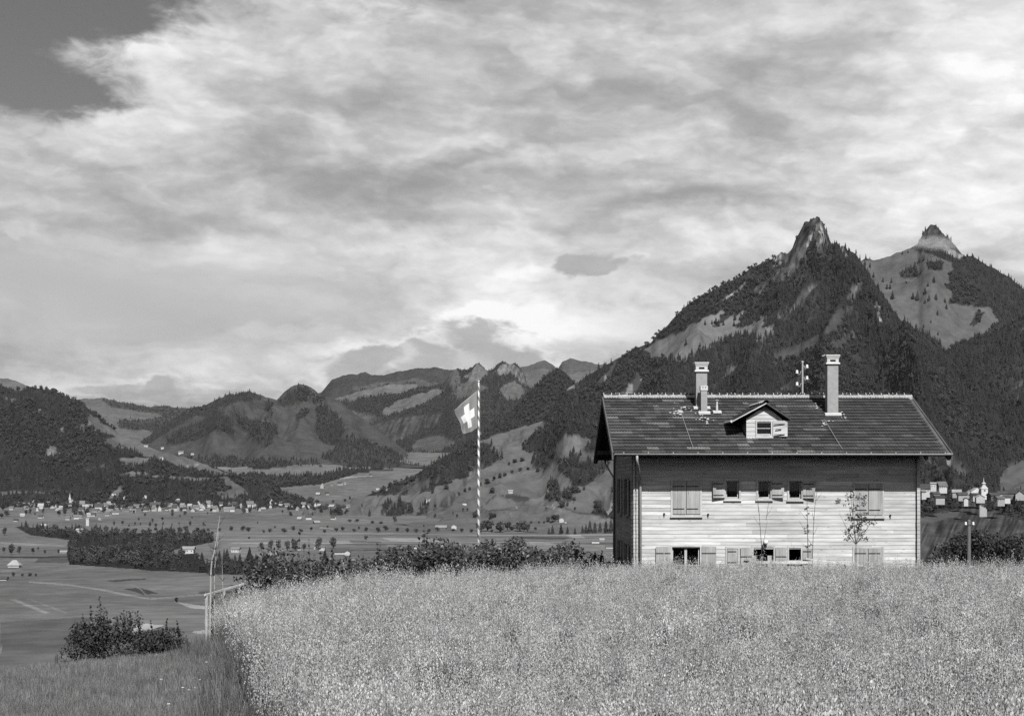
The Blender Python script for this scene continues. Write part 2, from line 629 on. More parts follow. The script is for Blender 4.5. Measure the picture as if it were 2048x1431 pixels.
# light and dark strips, tracks and fields of the valley floor: (outline in the photograph, albedo, wood?)
VALLEY_MASKS = [
    ([(430, 1063), (700, 1064), (980, 1068), (1240, 1066), (1240, 1074), (980, 1076), (700, 1074), (430, 1071)], 0.19, 0),
    ([(440, 1076), (640, 1079), (640, 1082), (440, 1079)], 0.20, 0), ([(455, 1086), (470, 1084), (560, 1085), (545, 1087)], 0.24, 0),
    ([(620, 1084), (700, 1083), (705, 1086), (630, 1087)], 0.22, 0), ([(760, 1074), (870, 1077), (900, 1084), (780, 1081)], 0.24, 0),
    ([(770, 1088), (860, 1089), (850, 1092), (775, 1091)], 0.22, 0), ([(1010, 1084), (1100, 1084), (1110, 1087), (1020, 1088)], 0.24, 0),
    ([(1130, 1070), (1160, 1069), (1172, 1075), (1150, 1075)], 0.33, 0), ([(1040, 1094), (1230, 1096), (1230, 1099), (1040, 1097)], 0.20, 0),
    ([(1040, 1073), (1140, 1074), (1130, 1079), (1035, 1078)], 0.085, 0), ([(700, 1080), (760, 1082), (765, 1086), (700, 1084)], 0.085, 0),
    ([(470, 1110), (550, 1104), (560, 1107), (500, 1116)], 0.20, 0),
    ([(640, 1053), (690, 1058), (730, 1062), (640, 1056)], 0.24, 0), ([(100, 1062), (420, 1063), (420, 1068), (170, 1068)], 0.16, 0),
    ([(0, 1046), (180, 1048), (190, 1052), (100, 1062), (0, 1056)], 0.14, 0),
    ([(0, 1083), (60, 1086), (130, 1090), (130, 1093), (60, 1090), (0, 1087)], 0.2, 0),
    ([(170, 1157), (250, 1150), (300, 1152), (250, 1158), (225, 1166), (190, 1164)], 0.17, 0),
    ([(210, 1160), (290, 1156), (292, 1158), (230, 1163)], 0.07, 0), ([(245, 1177), (280, 1175), (318, 1186), (288, 1188)], 0.055, 0),
    ([(395, 1183), (470, 1180), (470, 1185), (400, 1187)], 0.07, 0),
    ([(18, 1197), (30, 1197), (102, 1225), (88, 1226)], 0.24, 0), ([(52, 1195), (56, 1195), (138, 1225), (130, 1226)], 0.19, 0),
    ([(110, 1184), (155, 1182), (155, 1185), (112, 1187)], 0.17, 0), ([(0, 1140), (40, 1137), (45, 1140), (0, 1145)], 0.2, 0),
    ([(348, 1203), (415, 1211), (420, 1218), (385, 1215)], 0.33, 0), ([(255, 1256), (290, 1246), (330, 1250), (300, 1258), (265, 1262)], 0.34, 0),
    ([(380, 1262), (420, 1258), (430, 1268), (390, 1266)], 0.3, 0),
    ([(80, 1113), (120, 1115), (170, 1114), (130, 1125), (70, 1124)], 0.085, 0),
    ([(0, 1235), (100, 1229), (180, 1229), (180, 1231), (90, 1233), (0, 1240)], 0.15, 0),
    ([(0, 1243), (120, 1236), (180, 1233), (180, 1300), (0, 1300)], 0.10, 0),
    # far flats up the valley
    ([(455, 925), (490, 918), (525, 922), (500, 930), (490, 940)], 0.15, 0), ([(520, 938), (600, 930), (660, 925), (690, 930), (640, 945), (560, 950)], 0.15, 0),
    ([(690, 925), (780, 924), (780, 933), (720, 938), (690, 932)], 0.15, 0), ([(670, 955), (720, 945), (770, 940), (760, 948), (690, 962)], 0.15, 0),
    ([(672, 958), (690, 953), (745, 949), (745, 951), (690, 956)], 0.3, 0),
    # woods
    ([(135, 1082), (165, 1072), (250, 1066), (330, 1064), (425, 1068), (429, 1083), (380, 1092), (335, 1102), (345, 1110), (395, 1106), (400, 1126), (440, 1146), (300, 1140), (230, 1134), (138, 1128)], FORESTG, 1),
    ([(395, 1130), (440, 1118), (500, 1122), (520, 1150), (440, 1148), (400, 1144)], FORESTG, 1),
    ([(30, 1052), (100, 1056), (180, 1060), (260, 1068), (250, 1082), (130, 1078), (60, 1070)], FORESTG, 1),
    ([(440, 960), (500, 945), (560, 952), (640, 950), (690, 938), (720, 945), (660, 962), (640, 968), (560, 975), (500, 995), (440, 985)], FORESTG, 1),
    ([(495, 930), (530, 925), (560, 930), (590, 926), (585, 931), (530, 938), (495, 936)], FORESTG, 1),
    ([(620, 918), (690, 920), (720, 916), (640, 926)], FORESTG, 1), ([(690, 938), (760, 935), (790, 940), (700, 946)], FORESTG, 1),
    ([(400, 985), (480, 992), (520, 990), (480, 999), (400, 1000)], FORESTG, 1),
]
TRACKS = [([(60, 1163), (140, 1169), (200, 1178), (250, 1188), (300, 1197), (360, 1192), (415, 1188)], 1.6, 0.24),
          ([(0, 1296), (80, 1292), (150, 1288)], 1.6, 0.22), ([(0, 1113), (60, 1114), (170, 1112)], 1.6, 0.05),
          ([(260, 1168), (280, 1176), (300, 1197)], 1.2, 0.17), ([(640, 1101), (800, 1099), (860, 1098)], 0.9, 0.05),
          ([(520, 1026), (600, 1030), (690, 1042)], 0.9, 0.17), ([(1010, 1020), (1035, 1033), (1060, 1036)], 0.9, 0.19),
          ([(940, 1024), (975, 1010), (990, 992), (1000, 990)], 0.9, 0.05), ([(950, 1026), (1015, 1019)], 0.8, 0.05),
          ([(1080, 990), (1110, 1012), (1150, 1026), (1200, 1030)], 0.8, 0.06)]

LAYERS = []


def paint(px, py, base, masks, tracks=(), seed=1, jit=6.0):
    """land cover of every vertex: albedo and wood density"""
    jx = px + fbm(px / 22.0, py / 12.0, 4, seed) * jit + fbm(px / 5.0, py / 5.0, 2, seed + 90) * jit * .45
    jy = py + fbm(px / 22.0, py / 12.0, 4, seed + 50) * jit * 0.6
    wood0 = base < 0.05
    alb = np.full(px.shape, base)
    wood = np.full(px.shape, 1.0 if wood0 else 0.0)
    for poly, a, w in masks:
        m = inpoly(jx, jy, poly)
        alb[m] = a
        wood[m] = w
    for line, wd, a in tracks:
        m = near_line(px, py, line) < wd
        alb[m] = a
        wood[m] = 0
    # bedding and gullies of bare rock
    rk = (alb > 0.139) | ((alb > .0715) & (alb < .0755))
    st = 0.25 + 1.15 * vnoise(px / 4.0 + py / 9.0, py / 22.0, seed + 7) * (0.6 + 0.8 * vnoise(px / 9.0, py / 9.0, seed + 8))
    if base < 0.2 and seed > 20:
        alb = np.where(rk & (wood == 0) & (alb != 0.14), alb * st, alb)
    return alb, wood


def register(name, px, X, Y, Z, alb, wood, m):
    nr, nc = X.shape
    idx = np.arange(nr * nc).reshape(nr, nc)
    Q = np.stack([idx[:-1, :-1], idx[:-1, 1:], idx[1:, 1:], idx[1:, :-1]], -1).reshape(-1, 4)
    V = np.stack([X, Y, Z], -1).reshape(-1, 3)
    o = link(name, np_mesh(name, V, Q, m, True, {'cover': alb.ravel()}))
    o['kind'] = 'structure'
    LAYERS.append(dict(name=name, px=px, X=X, Y=Y, Z=Z, PY=HZ - F * Z / Y, wood=wood))
    return LAYERS[-1]


def layer(name, lo, hi, sky, dc, foot, df, rows=120, step=3.0, amp=40.0, wl=600.0, base=FORESTG, masks=(), tracks=(), g=1.15, seed=1,
          spurs=(), crest=0.25, jit=6.0, rough=3.0, gully=None, crags=()):
    px = np.arange(lo, hi + step, step)
    I = lambda tab: np.interp(px, [p[0] for p in tab], [p[1] for p in tab])
    ps, pf, d1, d0 = I(sky), I(foot), I(dc), I(df)
    ps = ps + fbm(px / 14.0, px * 0 + seed, 4, seed) * rough
    z1, z0 = (HZ - ps) / F * d1, (HZ - pf) / F * d0
    t = np.linspace(0, 1, rows)[:, None]
    Y = d0 + (d1 - d0) * t
    Z = z0 + (z1 - z0) * (t ** g)
    nb = 14
    tb = np.linspace(0, 1, nb + 1)[1:, None]
    Yb = d1 + (d1 * 0.12 + 120) * tb
    Zb = z1 - (np.abs(z1 - z0) * 0.55 + 60) * tb ** 1.2
    X = (px - CX) / F * Y
    win = crest + (1 - crest) * np.clip(4 * t * (1 - t), 0, 1)
    nz = (ridged(X / wl, Y / wl, 5, seed) - 0.45) * 1.5 + fbm(X / (wl * 0.3), Y / (wl * 0.3), 4, seed + 3) * 0.35
    Z = Z + amp * (nz - 0.15) * win
    Pp = np.broadcast_to(px, Y.shape)
    for line, h, w in spurs:
        PYt = HZ - F * Z / Y
        dd = near_line(Pp, PYt, line)
        Z = Z + h * np.exp(-(dd / w) ** 2) * np.clip(4 * t * (1 - t), 0, 1)
    for poly, ca in crags:                             # fluted, broken cliffs
        PYt = HZ - F * Z / Y
        w = inpoly(Pp + fbm(Pp / 9.0, PYt / 9.0, 3, seed + 70) * 6, PYt, poly).astype(float)
        fl_ = ridged(Pp / 11.0 + PYt / 40.0, PYt / 46.0, 4, seed + 71) - .5
        Y = Y - ca * w * fl_ * 2.0
        Z = Z + ca * .30 * w * (ridged(Pp / 7.0, PYt / 12.0, 3, seed + 72) - .5) * np.clip((1.04 - t) * 8, .5, 1)
    gn = None
    if gully:
        gx0, gdepth, gthr = gully
        PYt = HZ - F * Z / Y
        dx, dy = Pp - gx0, PYt - 430.0
        right = Pp > gx0
        wob = fbm(Pp / 60.0, PYt / 60.0, 3, seed + 60) * 26
        u = np.where(right, .87 * dx - .5 * dy, .66 * dx + .75 * dy) + wob
        v = np.where(right, .5 * dx + .87 * dy, -.75 * dx + .66 * dy)
        gn = ridged(u / 46.0, v / 260.0, 3, seed + 61)
        Z = Z - gdepth * sstep(.45, .95, gn) * np.clip(5 * t * (1 - t), 0, 1)
    Y = np.vstack([Y, np.broadcast_to(Yb, (nb, len(px)))])
    Z = np.vstack([Z, Z[-1] + (Zb - z1)])
    X = (px - CX) / F * Y
    Pp = np.broadcast_to(px, Y.shape)
    PYv = HZ - F * Z / Y
    alb, wood = paint(Pp, PYv, base, masks, tracks, seed, jit)
    if gully:
        gn = np.vstack([gn, np.repeat(gn[-1:], nb, 0)])
        gate = vnoise(Pp / 70.0, PYv / 60.0, seed + 62)
        m = (gn + .25 * (gate - .5) > gthr) & (wood > 0)
        wood[m] = 0
        alb[m] = 0.055 + 0.03 * gate[m]
        m2 = m & (gn > gthr + .03) & (vnoise(Pp / 12.0, PYv / 18.0, seed + 63) > .70)
        alb[m2] = 0.20
        alb = alb * (1 + .5 * fbm(Pp / 30.0, PYv / 30.0, 3, seed + 64) * (wood > 0))
    return register(name, px, X, Y, Z, alb, wood, 'mountain_ground')


def build_valley():
    px = np.concatenate([np.arange(-900, -40, 12), np.arange(-40, 1300, 3.0), np.arange(1300, 2100, 8), np.arange(2100, 3000, 14)])
    d = np.concatenate([np.geomspace(430, 900, 26)[:-1], np.geomspace(900, 5200, 330)[:-1], np.geomspace(5200, 9400, 50)])
    Y = np.repeat(d[:, None], len(px), 1)
    X = (px - CX) / F * Y
    Z = ground_z(X, Y)
    Pp = np.broadcast_to(px, Y.shape)
    PY = HZ - F * Z / Y
    alb, wood = paint(Pp, PY, MEADOW, VALLEY_MASKS, TRACKS, 3, 2.0)
    # narrow tilled strips on the flats
    st = vnoise(Pp / 260.0, PY / 2.3, 77)
    flat = sstep(430, 520, Pp) * sstep(1062, 1068, PY) * (1 - sstep(1096, 1112, PY))
    alb = np.where(wood > 0, alb, alb * (1 + flat * (st - 0.5) * 0.9))
    alb = np.where(wood > 0, alb, alb * (1 + 0.22 * fbm(X / 160.0, Y / 260.0, 4, 31)))
    return register('valley_floor', px, X, Y, Z, alb, wood, 'valley_ground')


VAL = build_valley()

# far to near; skyline read off the photograph, each range at its own distance
layer('mountain', 960, 1300, [(960, 760), (1000, 745), (1035, 735), (1070, 728), (1090, 722), (1105, 730), (1115, 738), (1125, 722), (1140, 714), (1160, 720), (1200, 727), (1300, 720)],
      [(960, 13000), (1300, 12500)], [(960, 850), (1300, 850)], [(960, 11000), (1300, 11000)], rows=60, base=0.085, amp=60, seed=21,
      masks=[([(1000, 730), (1040, 745), (1090, 735), (1120, 750), (1200, 740), (1200, 770), (1000, 770)], 0.12, 0)])
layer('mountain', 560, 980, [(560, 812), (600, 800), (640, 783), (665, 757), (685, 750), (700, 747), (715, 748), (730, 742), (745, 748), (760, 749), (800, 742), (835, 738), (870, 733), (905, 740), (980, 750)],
      [(560, 11500), (980, 11000)], [(560, 880), (980, 880)], [(560, 9800), (980, 9800)], rows=70, base=0.045, amp=60, seed=22, jit=10,  # base darkened: cloud shadow on this ridge is put into its colour
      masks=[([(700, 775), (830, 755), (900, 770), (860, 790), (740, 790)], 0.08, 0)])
layer('hills', 100, 480, [(100, 803), (150, 800), (170, 797), (205, 796), (250, 806), (300, 812), (330, 811), (360, 814), (400, 816), (440, 828), (480, 840)],
      [(100, 9500), (480, 9500)], [(100, 915), (480, 915)], [(100, 6800), (480, 6800)], rows=70, base=0.12, amp=40, seed=23, g=0.9, crest=0.1,
      masks=[([(205, 797), (300, 811), (420, 815), (420, 860), (330, 870), (270, 858), (290, 840), (330, 832), (260, 820), (225, 815)], FORESTG + 0.035, 1),
             ([(230, 840), (320, 845), (380, 850), (370, 862), (300, 862), (240, 856)], FORESTG + 0.02, 1)])
layer('mountain', 610, 1110, [(610, 815), (640, 803), (665, 797), (700, 786), (760, 771), (790, 767), (830, 764), (845, 774), (870, 772), (890, 760), (900, 745), (907, 738), (915, 735), (925, 737), (935, 739), (945, 730), (957, 722), (966, 730), (975, 742), (985, 741), (995, 730), (1003, 725), (1012, 728), (1022, 727), (1030, 725), (1040, 735), (1048, 745), (1052, 760), (1060, 775), (1080, 782), (1110, 790)],
      [(610, 9000), (900, 8600), (1110, 8600)], [(610, 945), (1110, 945)], [(610, 6300), (1110, 6300)], rows=130, base=FORESTG + 0.008, amp=110, wl=900, seed=24, crest=0.06, rough=5, crags=[([(880, 800), (890, 745), (957, 715), (1030, 720), (1062, 780), (1040, 820), (960, 810)], 60)],
      masks=[([(660, 797), (700, 788), (760, 772), (830, 765), (840, 775), (800, 785), (760, 790), (700, 800), (660, 808)], 0.13, 0),
             ([(800, 800), (850, 785), (870, 775), (890, 780), (860, 800), (830, 812), (770, 832), (760, 828)], 0.13, 0),
             ([(640, 815), (700, 820), (760, 835), (730, 855), (690, 850)], 0.085, 0), ([(740, 850), (830, 830), (890, 825), (870, 850), (800, 880), (740, 895), (720, 870)], 0.075, 0),
             ([(830, 880), (880, 870), (910, 885), (880, 905), (820, 905)], 0.085, 0), ([(700, 905), (760, 890), (810, 900), (760, 920), (690, 920)], 0.075, 0),
             ([(930, 752), (945, 742), (957, 726), (975, 745), (960, 760), (940, 765)], 0.14, 0), ([(985, 745), (1005, 728), (1030, 728), (1048, 748), (1056, 775), (1040, 765), (1020, 745), (1000, 750)], 0.16, 0),
             ([(900, 790), (930, 762), (955, 760), (975, 775), (950, 790), (920, 800)], 0.09, 0), ([(1005, 770), (1030, 760), (1050, 780), (1040, 800), (1015, 800), (1000, 790)], 0.12, 0),
             ([(900, 740), (915, 738), (925, 760), (910, 780), (890, 770)], 0.09, 0)])
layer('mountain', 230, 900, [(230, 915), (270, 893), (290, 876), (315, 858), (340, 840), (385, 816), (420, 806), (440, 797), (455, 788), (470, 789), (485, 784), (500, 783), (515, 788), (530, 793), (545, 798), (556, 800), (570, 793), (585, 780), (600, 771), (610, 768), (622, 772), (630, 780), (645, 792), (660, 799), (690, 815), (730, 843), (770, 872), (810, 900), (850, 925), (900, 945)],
      [(230, 7000), (500, 7400), (900, 6300)], [(230, 935), (900, 935)], [(230, 5400), (900, 5400)], rows=130, base=0.066, amp=95, wl=700, seed=25, crest=0.05,  # meadow base painted darker to stand for a cloud's shadow
      spurs=[([(500, 790), (460, 850), (430, 900)], 90, 25), ([(610, 775), (560, 840), (520, 900)], 110, 25), ([(650, 800), (700, 860), (700, 910)], 80, 25)],
      masks=[([(270, 893), (340, 840), (385, 816), (455, 788), (500, 783), (525, 792), (520, 800), (470, 805), (440, 815), (410, 835), (390, 830), (340, 860), (300, 885)], FORESTG + .012, 1),
             ([(400, 842), (430, 822), (455, 830), (470, 860), (460, 865), (420, 862), (395, 880), (330, 890), (340, 870)], FORESTG + .01, 1),
             ([(470, 830), (500, 840), (540, 850), (560, 845), (550, 870), (545, 885), (530, 895), (520, 890), (490, 865), (475, 850)], FORESTG + .012, 1),
             ([(530, 800), (548, 805), (540, 835), (525, 840)], FORESTG + .012, 1), ([(556, 802), (585, 782), (605, 772), (630, 790), (650, 798), (640, 805), (600, 805), (570, 812), (555, 808)], FORESTG + .012, 1),
             ([(595, 825), (615, 815), (615, 830), (600, 845), (590, 838)], FORESTG + .015, 1),
             ([(630, 812), (650, 812), (680, 835), (690, 855), (680, 890), (650, 890), (630, 860)], FORESTG + .008, 1), ([(615, 775), (625, 780), (632, 790), (622, 792)], 0.17, 0),
             ([(700, 870), (780, 900), (840, 930), (700, 935), (640, 915)], FORESTG + .015, 1), ([(280, 920), (420, 915), (640, 921), (640, 935), (280, 935)], FORESTG + .02, 1)])
# second summit with the high alp, then the near wooded ridges
layer('mountain', 1560, 2760, [(1560, 620), (1640, 575), (1700, 535), (1730, 517), (1745, 519), (1780, 511), (1820, 497), (1835, 488), (1850, 462), (1862, 446), (1872, 450), (1880, 460), (1890, 470), (1905, 485), (1925, 508), (1950, 516), (1975, 532), (2000, 543), (2020, 552), (2048, 578), (2200, 650), (2500, 760), (2760, 800)],
      [(1560, 5500), (2760, 5500)], [(1560, 800), (2760, 800)], [(1560, 4700), (2760, 4700)], rows=150, amp=30, wl=500, seed=26, crags=[([(1830, 500), (1850, 455), (1862, 435), (1895, 465), (1935, 510), (1925, 540), (1890, 520)], 20)], crest=0.08, g=1.05,
      masks=[([(1700, 530), (1745, 516), (1820, 495), (1850, 505), (1872, 512), (1895, 520), (1915, 528), (1900, 545), (1890, 575), (1905, 585), (1900, 605), (1930, 612), (1975, 615), (1985, 622), (1995, 645), (1960, 672), (1920, 685), (1895, 700), (1850, 690), (1780, 640), (1720, 570)], 0.105, 0),
             ([(1845, 470), (1862, 446), (1890, 470), (1905, 487), (1925, 508), (1910, 515), (1880, 495), (1850, 490)], 0.075, 0),
             ([(1888, 490), (1925, 512), (1920, 522), (1890, 505)], 0.24, 0),
             ([(1905, 518), (1935, 520), (1930, 560), (1905, 560)], FORESTG, 1), ([(1795, 545), (1835, 530), (1840, 555), (1800, 556)], 0.05, 1),
             ([(1940, 650), (1955, 622), (1968, 624), (1958, 648), (1945, 655)], FORESTG, 1), ([(1855, 525), (1890, 520), (1885, 540), (1855, 538)], FORESTG, 1)])
layer('mountain', 1850, 2800, [(1850, 760), (1880, 708), (1900, 695), (1940, 680), (1990, 662), (2048, 632), (2150, 580), (2400, 540), (2800, 560)],
      [(1850, 4300), (2800, 4300)], [(1850, 985), (2800, 985)], [(1850, 3300), (2800, 3300)], rows=130, amp=45, wl=420, seed=27, gully=(2900, 22, .88), crest=0.1,
      masks=[([(2005, 985), (2000, 960), (2010, 940), (2030, 925), (2060, 920), (2120, 950), (2120, 985)], 0.10, 0)])
layer('mountain', 850, 1190, [(850, 935), (900, 905), (955, 872), (1000, 840), (1040, 805), (1062, 782), (1085, 757), (1105, 742), (1118, 736), (1130, 745), (1150, 765), (1190, 790)],
      [(850, 5000), (1190, 5600)], [(850, 975), (1190, 930)], [(850, 4300), (1190, 4600)], rows=90, amp=30, wl=450, seed=28, crest=0.1)

A_MASKS = [
    # the steep pasture under the ridge
    ([(1285, 697), (1320, 681), (1380, 651), (1437, 622), (1452, 622), (1440, 640), (1425, 655), (1452, 645), (1492, 618), (1490, 630), (1470, 655), (1500, 652), (1525, 632), (1530, 645), (1520, 655), (1545, 652), (1540, 672), (1515, 682), (1500, 668), (1470, 668), (1440, 682), (1400, 700), (1372, 722), (1335, 720), (1300, 712)], 0.14, 0),
    # rock of the summit and slabs along the ridge
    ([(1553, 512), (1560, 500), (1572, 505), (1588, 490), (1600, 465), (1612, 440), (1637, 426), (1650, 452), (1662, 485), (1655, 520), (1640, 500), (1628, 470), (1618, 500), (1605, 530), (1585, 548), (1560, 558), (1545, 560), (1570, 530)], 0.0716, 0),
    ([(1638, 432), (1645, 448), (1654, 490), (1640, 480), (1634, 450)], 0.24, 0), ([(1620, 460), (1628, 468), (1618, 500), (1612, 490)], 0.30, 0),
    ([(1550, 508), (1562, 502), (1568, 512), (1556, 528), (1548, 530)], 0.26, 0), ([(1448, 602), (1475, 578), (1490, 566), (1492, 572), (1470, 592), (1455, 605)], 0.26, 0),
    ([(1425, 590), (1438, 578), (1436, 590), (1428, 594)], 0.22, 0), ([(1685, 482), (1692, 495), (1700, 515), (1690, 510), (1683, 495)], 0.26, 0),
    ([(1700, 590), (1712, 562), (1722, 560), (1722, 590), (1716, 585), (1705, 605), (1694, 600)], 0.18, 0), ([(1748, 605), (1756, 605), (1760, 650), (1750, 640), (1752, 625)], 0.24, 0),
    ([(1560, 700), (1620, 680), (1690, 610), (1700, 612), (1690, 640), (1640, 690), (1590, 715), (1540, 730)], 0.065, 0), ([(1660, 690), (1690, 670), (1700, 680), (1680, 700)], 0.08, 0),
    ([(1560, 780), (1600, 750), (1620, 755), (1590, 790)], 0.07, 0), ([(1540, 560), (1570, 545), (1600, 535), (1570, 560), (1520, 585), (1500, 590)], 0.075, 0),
    ([(1805, 765), (1816, 760), (1818, 785), (1808, 785)], 0.24, 0),
    # pastures at the foot
    ([(952, 884), (1000, 864), (1055, 851), (1086, 839), (1092, 848), (1072, 862), (1056, 885), (1046, 897), (1064, 905), (1060, 915), (1010, 920), (1000, 905), (985, 893)], 0.115, 0),
    ([(600, 1002), (740, 992), (790, 990), (850, 984), (905, 964), (960, 936), (1010, 918), (1060, 908), (1100, 905), (1110, 885), (1130, 870), (1165, 872), (1185, 880), (1160, 900), (1180, 905), (1235, 880), (1260, 950), (1240, 1000), (1330, 1080), (600, 1080)], 0.112, 0),
    ([(1118, 930), (1150, 905), (1165, 920), (1200, 915), (1215, 930), (1200, 955), (1170, 975), (1150, 972), (1130, 955)], FORESTG + .01, 1),
    ([(1060, 925), (1100, 905), (1120, 915), (1100, 935), (1072, 940)], FORESTG + .01, 1),
    ([(1090, 968), (1110, 965), (1120, 985), (1112, 1005), (1095, 1000)], FORESTG + .01, 1), ([(1120, 985), (1150, 980), (1150, 1003), (1130, 1003)], FORESTG + .01, 1),
    ([(1185, 1010), (1230, 985), (1300, 990), (1300, 1040), (1210, 1035), (1180, 1022)], FORESTG, 1),
    ([(998, 992), (1030, 984), (1055, 996), (1045, 1004), (1015, 998)], 0.05, 0),
    ([(755, 1022), (770, 1006), (800, 1000), (822, 1010), (818, 1030), (775, 1036)], FORESTG, 1), ([(830, 1018), (848, 1008), (862, 1012), (858, 1030), (835, 1030)], FORESTG + .01, 1),
    ([(660, 1030), (672, 1012), (690, 1010), (696, 1018), (684, 1034)], FORESTG, 1), ([(585, 1040), (615, 1036), (640, 1042), (625, 1048), (590, 1046)], FORESTG + .02, 1),
    ([(1140, 880), (1156, 866), (1165, 880), (1150, 900), (1110, 925), (1120, 905)], 0.14, 0),
    ([(2005, 985), (2000, 960), (2010, 940), (2030, 925), (2100, 925), (2120, 985)], 0.10, 0),
]
A_TR = [([(1010, 1018), (1022, 1030), (1035, 1034)], 1.0, 0.18), ([(945, 1026), (975, 1005), (990, 990)], 1.2, 0.05), ([(945, 1026), (985, 1020), (1018, 1018)], 1.0, 0.05),
        ([(1060, 995), (1090, 1010), (1130, 1022)], 0.9, 0.17), ([(1122, 1010), (1150, 1024), (1200, 1030), (1215, 1038)], 1.1, 0.05), ([(640, 970), (700, 963), (760, 955)], 1.0, 0.17)]
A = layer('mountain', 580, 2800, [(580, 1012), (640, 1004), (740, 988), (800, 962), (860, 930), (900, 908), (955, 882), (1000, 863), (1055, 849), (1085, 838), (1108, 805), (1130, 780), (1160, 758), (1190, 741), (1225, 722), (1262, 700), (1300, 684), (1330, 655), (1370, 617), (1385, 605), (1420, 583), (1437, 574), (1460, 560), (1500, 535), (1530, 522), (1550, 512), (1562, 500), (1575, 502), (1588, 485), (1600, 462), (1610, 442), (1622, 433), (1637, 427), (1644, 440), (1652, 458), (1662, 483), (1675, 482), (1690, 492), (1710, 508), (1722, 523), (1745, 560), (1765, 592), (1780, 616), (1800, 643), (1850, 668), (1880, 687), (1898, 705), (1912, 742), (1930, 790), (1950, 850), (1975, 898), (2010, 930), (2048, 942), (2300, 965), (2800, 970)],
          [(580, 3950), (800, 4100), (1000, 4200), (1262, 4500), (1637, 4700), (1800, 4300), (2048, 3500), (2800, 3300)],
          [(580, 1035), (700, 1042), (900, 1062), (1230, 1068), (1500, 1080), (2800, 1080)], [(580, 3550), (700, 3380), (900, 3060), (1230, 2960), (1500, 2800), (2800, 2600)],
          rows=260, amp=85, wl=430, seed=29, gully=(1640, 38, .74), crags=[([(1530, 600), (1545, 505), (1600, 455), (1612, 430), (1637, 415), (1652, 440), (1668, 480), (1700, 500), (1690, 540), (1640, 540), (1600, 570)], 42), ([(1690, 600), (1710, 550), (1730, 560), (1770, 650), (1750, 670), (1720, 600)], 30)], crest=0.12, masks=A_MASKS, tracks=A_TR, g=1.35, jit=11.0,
          spurs=[([(1640, 470), (1700, 560), (1760, 660), (1800, 760), (1830, 850)], 190, 38), ([(1600, 540), (1560, 640), (1520, 740), (1500, 820)], 120, 35),
                 ([(1440, 600), (1380, 720), (1320, 800)], 90, 32), ([(1250, 740), (1180, 820), (1120, 900)], 70, 28), ([(1700, 610), (1660, 740), (1640, 860)], 110, 30)])
D_MASKS = [
    ([(-100, 735), (0, 752), (30, 758), (62, 772), (45, 782), (30, 780), (0, 770), (-100, 760)], 0.11, 0),
    ([(0, 790), (10, 793), (32, 797), (30, 808), (15, 800)], 0.1, 0),
    ([(172, 826), (190, 834), (200, 845), (215, 852), (245, 868), (290, 886), (340, 905), (400, 922), (440, 940), (470, 950), (430, 948), (370, 935), (345, 930), (300, 915), (270, 905), (250, 890), (215, 885), (205, 880), (235, 872), (190, 862), (175, 850)], 0.12, 0),
    ([(178, 860), (170, 848), (150, 848), (165, 862)], 0.12, 0), ([(205, 876), (240, 890), (280, 898), (270, 902), (235, 896), (208, 888)], 0.12, 0),
    ([(235, 918), (270, 912), (300, 916), (290, 925), (262, 932), (240, 926)], 0.13, 0), ([(172, 938), (220, 926), (215, 932), (175, 942)], 0.08, 0),
    ([(75, 818), (80, 815), (82, 825), (74, 826)], 0.25, 0), ([(120, 850), (128, 858), (126, 872), (118, 865)], 0.2, 0), ([(95, 895), (105, 890), (118, 905), (105, 912), (92, 914)], 0.18, 0),
    ([(240, 948), (262, 942), (290, 944), (300, 950), (340, 948), (390, 955), (420, 955), (420, 960), (380, 960), (300, 953), (245, 952)], 0.14, 0),
    ([(0, 982), (18, 979), (60, 981), (110, 986), (60, 984), (20, 986), (0, 990)], 0.11, 0), ([(215, 1000), (225, 985), (245, 970), (250, 975), (235, 995)], 0.12, 0),
    ([(430, 985), (470, 975), (490, 985), (480, 995), (440, 998)], 0.11, 0), ([(370, 930), (400, 925), (395, 935), (375, 938)], 0.18, 0),
    ([(440, 955), (452, 950), (470, 965), (490, 980), (500, 990), (480, 985), (455, 970)], 0.10, 0),
]
layer('mountain', -420, 660, [(-420, 690), (-200, 715), (-100, 735), (0, 754), (30, 760), (65, 772), (100, 778), (130, 792), (160, 802), (185, 822), (210, 843), (245, 870), (290, 888), (330, 904), (380, 917), (430, 933), (480, 950), (530, 969), (580, 990), (660, 1010)],
      [(-420, 5300), (0, 5200), (250, 4900), (500, 4300), (660, 4000)], [(-420, 1022), (660, 1022)], [(-420, 3880), (400, 3880), (660, 3800)], rows=190, amp=50, wl=420, seed=30, gully=(-2000, 20, .88), crest=0.1, masks=D_MASKS,
      spurs=[([(150, 800), (160, 860), (200, 930), (230, 990)], 80, 26), ([(60, 780), (50, 860), (60, 950)], 70, 26), ([(330, 905), (330, 940), (350, 985)], 40, 22)])
layer('village_hill', 1240, 2800, [(1240, 1130), (1400, 1075), (1500, 1050), (1700, 1008), (1800, 998), (1850, 998), (1900, 1000), (1950, 1000), (2048, 994), (2200, 985), (2800, 1000)],
      [(1240, 1500), (1800, 1650), (2800, 1700)], [(1240, 1262), (2800, 1262)], [(1240, 980), (2800, 980)], rows=110, amp=5, wl=220, base=0.075, seed=33, crest=0.1, g=0.8, rough=0.6,
      masks=[([(1840, 1000), (1920, 1000), (1915, 1015), (1880, 1024), (1840, 1034), (1800, 1034)], FORESTG + .01, 1), ([(1980, 1000), (2100, 995), (2100, 1045), (2040, 1038), (2000, 1030), (1985, 1015)], FORESTG + .01, 1),
             ([(1840, 1036), (1900, 1024), (1920, 1018), (1915, 1030), (1880, 1040), (1840, 1050)], 0.10, 0)])


